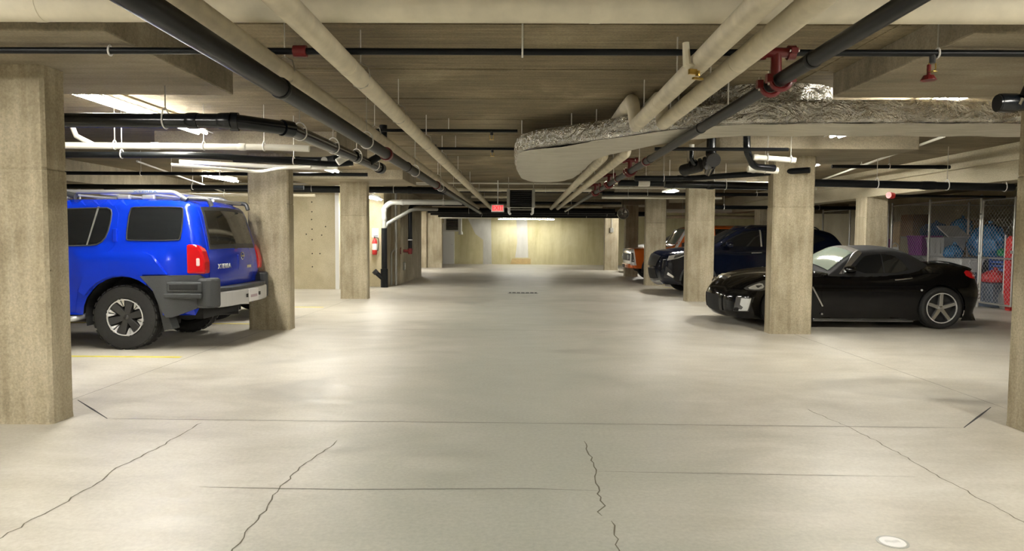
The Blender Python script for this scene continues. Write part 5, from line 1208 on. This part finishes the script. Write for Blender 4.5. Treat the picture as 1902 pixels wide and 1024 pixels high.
# fire extinguisher
fe = empty('fire_extinguisher', (-3.98, 19.0, .88), 'red fire extinguisher on the pale left wall', 'fire extinguisher')
MB().lathe([(.055, 0), (.07, .02), (.07, .34), (.05, .40), (.025, .42), (.025, .45)], None, 20).build('cylinder', 'red_paint', fe, smooth=40)
MB().lathe([(.0715, .13), (.0715, .30)], None, 20).build('label_band', 'white_plastic', fe, smooth=40)
MB().box((0, 0, .47), (.03, .03, .05)).box((.03, 0, .51), (.12, .02, .015)).build('valve', 'chrome', fe)
MB().tube(arcbend([(0, -.02, .47), (.11, -.03, .46), (.12, -.03, .30), (.09, -.03, .10)], .06), .011, 8).build('hose', 'black_plastic', fe, smooth=45)
MB().bb((-.03, .05, .1), (.03, .10, .42)).build('wall_bracket', 'red_paint', fe)
MB().bb((-.09, .085, .47), (.09, .098, .72)).build('backing_plate', 'white_plastic', fe)
# tie-holes on the left wall
mat('tie_hole', (.06, .05, .035), .9)
wl = bpy.data.objects['wall_left_bay']
for x, z in ((-5.40, 2.25), (-5.40, 2.0), (-5.41, 1.80), (-5.40, 1.55), (-5.55, 1.42), (-5.15, 1.40), (-5.40, 1.28), (-5.40, .92), (-5.40, .58), (-5.20, .92), (-5.05, 1.62), (-5.9, 1.55), (-5.9, .9)):
    MB().lathe([(.018, -.004), (.018, .002), (0, .003)], Matrix.Translation((x, 18.05, z)) @ Matrix.Rotation(math.pi/2, 4, 'X'), 10).build('tie_hole', 'tie_hole', wl)
MB().bb((-4.80, 18.035, 0), (-4.70, 18.06, ZS)).build('lit_edge_strip', 'white_metal', wl)  # white strip stands in for the light on the wall edge
# floor drain and clean-out cover
dg = empty('floor_drain', (.055, 17.26, 0), 'rectangular slotted floor drain in the middle of the aisle', 'drain')
MB().bb((-.36, -.16, .0), (.36, .16, .003)).build('pit', 'dark_void', dg)  # flat dark sheet on the floor paints the shade under the grate
for s in (-1, 1):
    MB().bb((-.37, s*.17-.015, 0), (.37, s*.17+.015, .008)).build('frame_bar', 'pipe_grey', dg); MB().bb((s*.36-.015, -.16, 0), (s*.36+.015, .16, .008)).build('frame_bar', 'pipe_grey', dg)
for k in range(6): MB().bb((-.275+.11*k-.012, -.15, .0), (-.275+.11*k+.012, .15, .009)).build('grate_bar', 'pipe_grey', dg)
cc = empty('cleanout_cover', (1.685, 3.11, 0), 'small round white metal cover set in the floor at bottom right', 'cover')
MB().lathe([(.068, 0), (.068, .002), (.058, .0022), (.058, 0)], None, 28, True).build('rim', 'pipe_grey', cc)
MB().lathe([(.055, 0), (.055, .003), (0, .0036)], None, 28).build('lid', 'white_metal', cc, smooth=30)
for k in range(10):
    MB().box((-.030+.0066*k, .004*math.sin(k), .0042), (.0035, .02, .0012)).build('raised_mark', 'galvanised', cc)
# box and conduit on the farthest right column
jb = empty('junction_box', (3.88, 30.08, 1.62), 'small grey electrical box with conduit on the farthest right column', 'box')
MB().bb((-.07, -.05, 0), (.07, .02, .2)).build('box', 'pipe_grey', jb, bevel=.008); MB().tube([(0, -.02, .2), (0, -.02, .9)], .015, 8).build('conduit', 'pipe_grey', jb)
jb = empty('junction_box', (-3.47, 20.75, .38), 'small grey box low on the left aisle wall', 'box')
MB().bb((-.02, -.09, 0), (.03, .09, .24)).build('box', 'pipe_grey', jb, bevel=.008)
MB().bb((.03, -.07, .03), (.036, .07, .21)).build('cover', 'galvanised', jb)
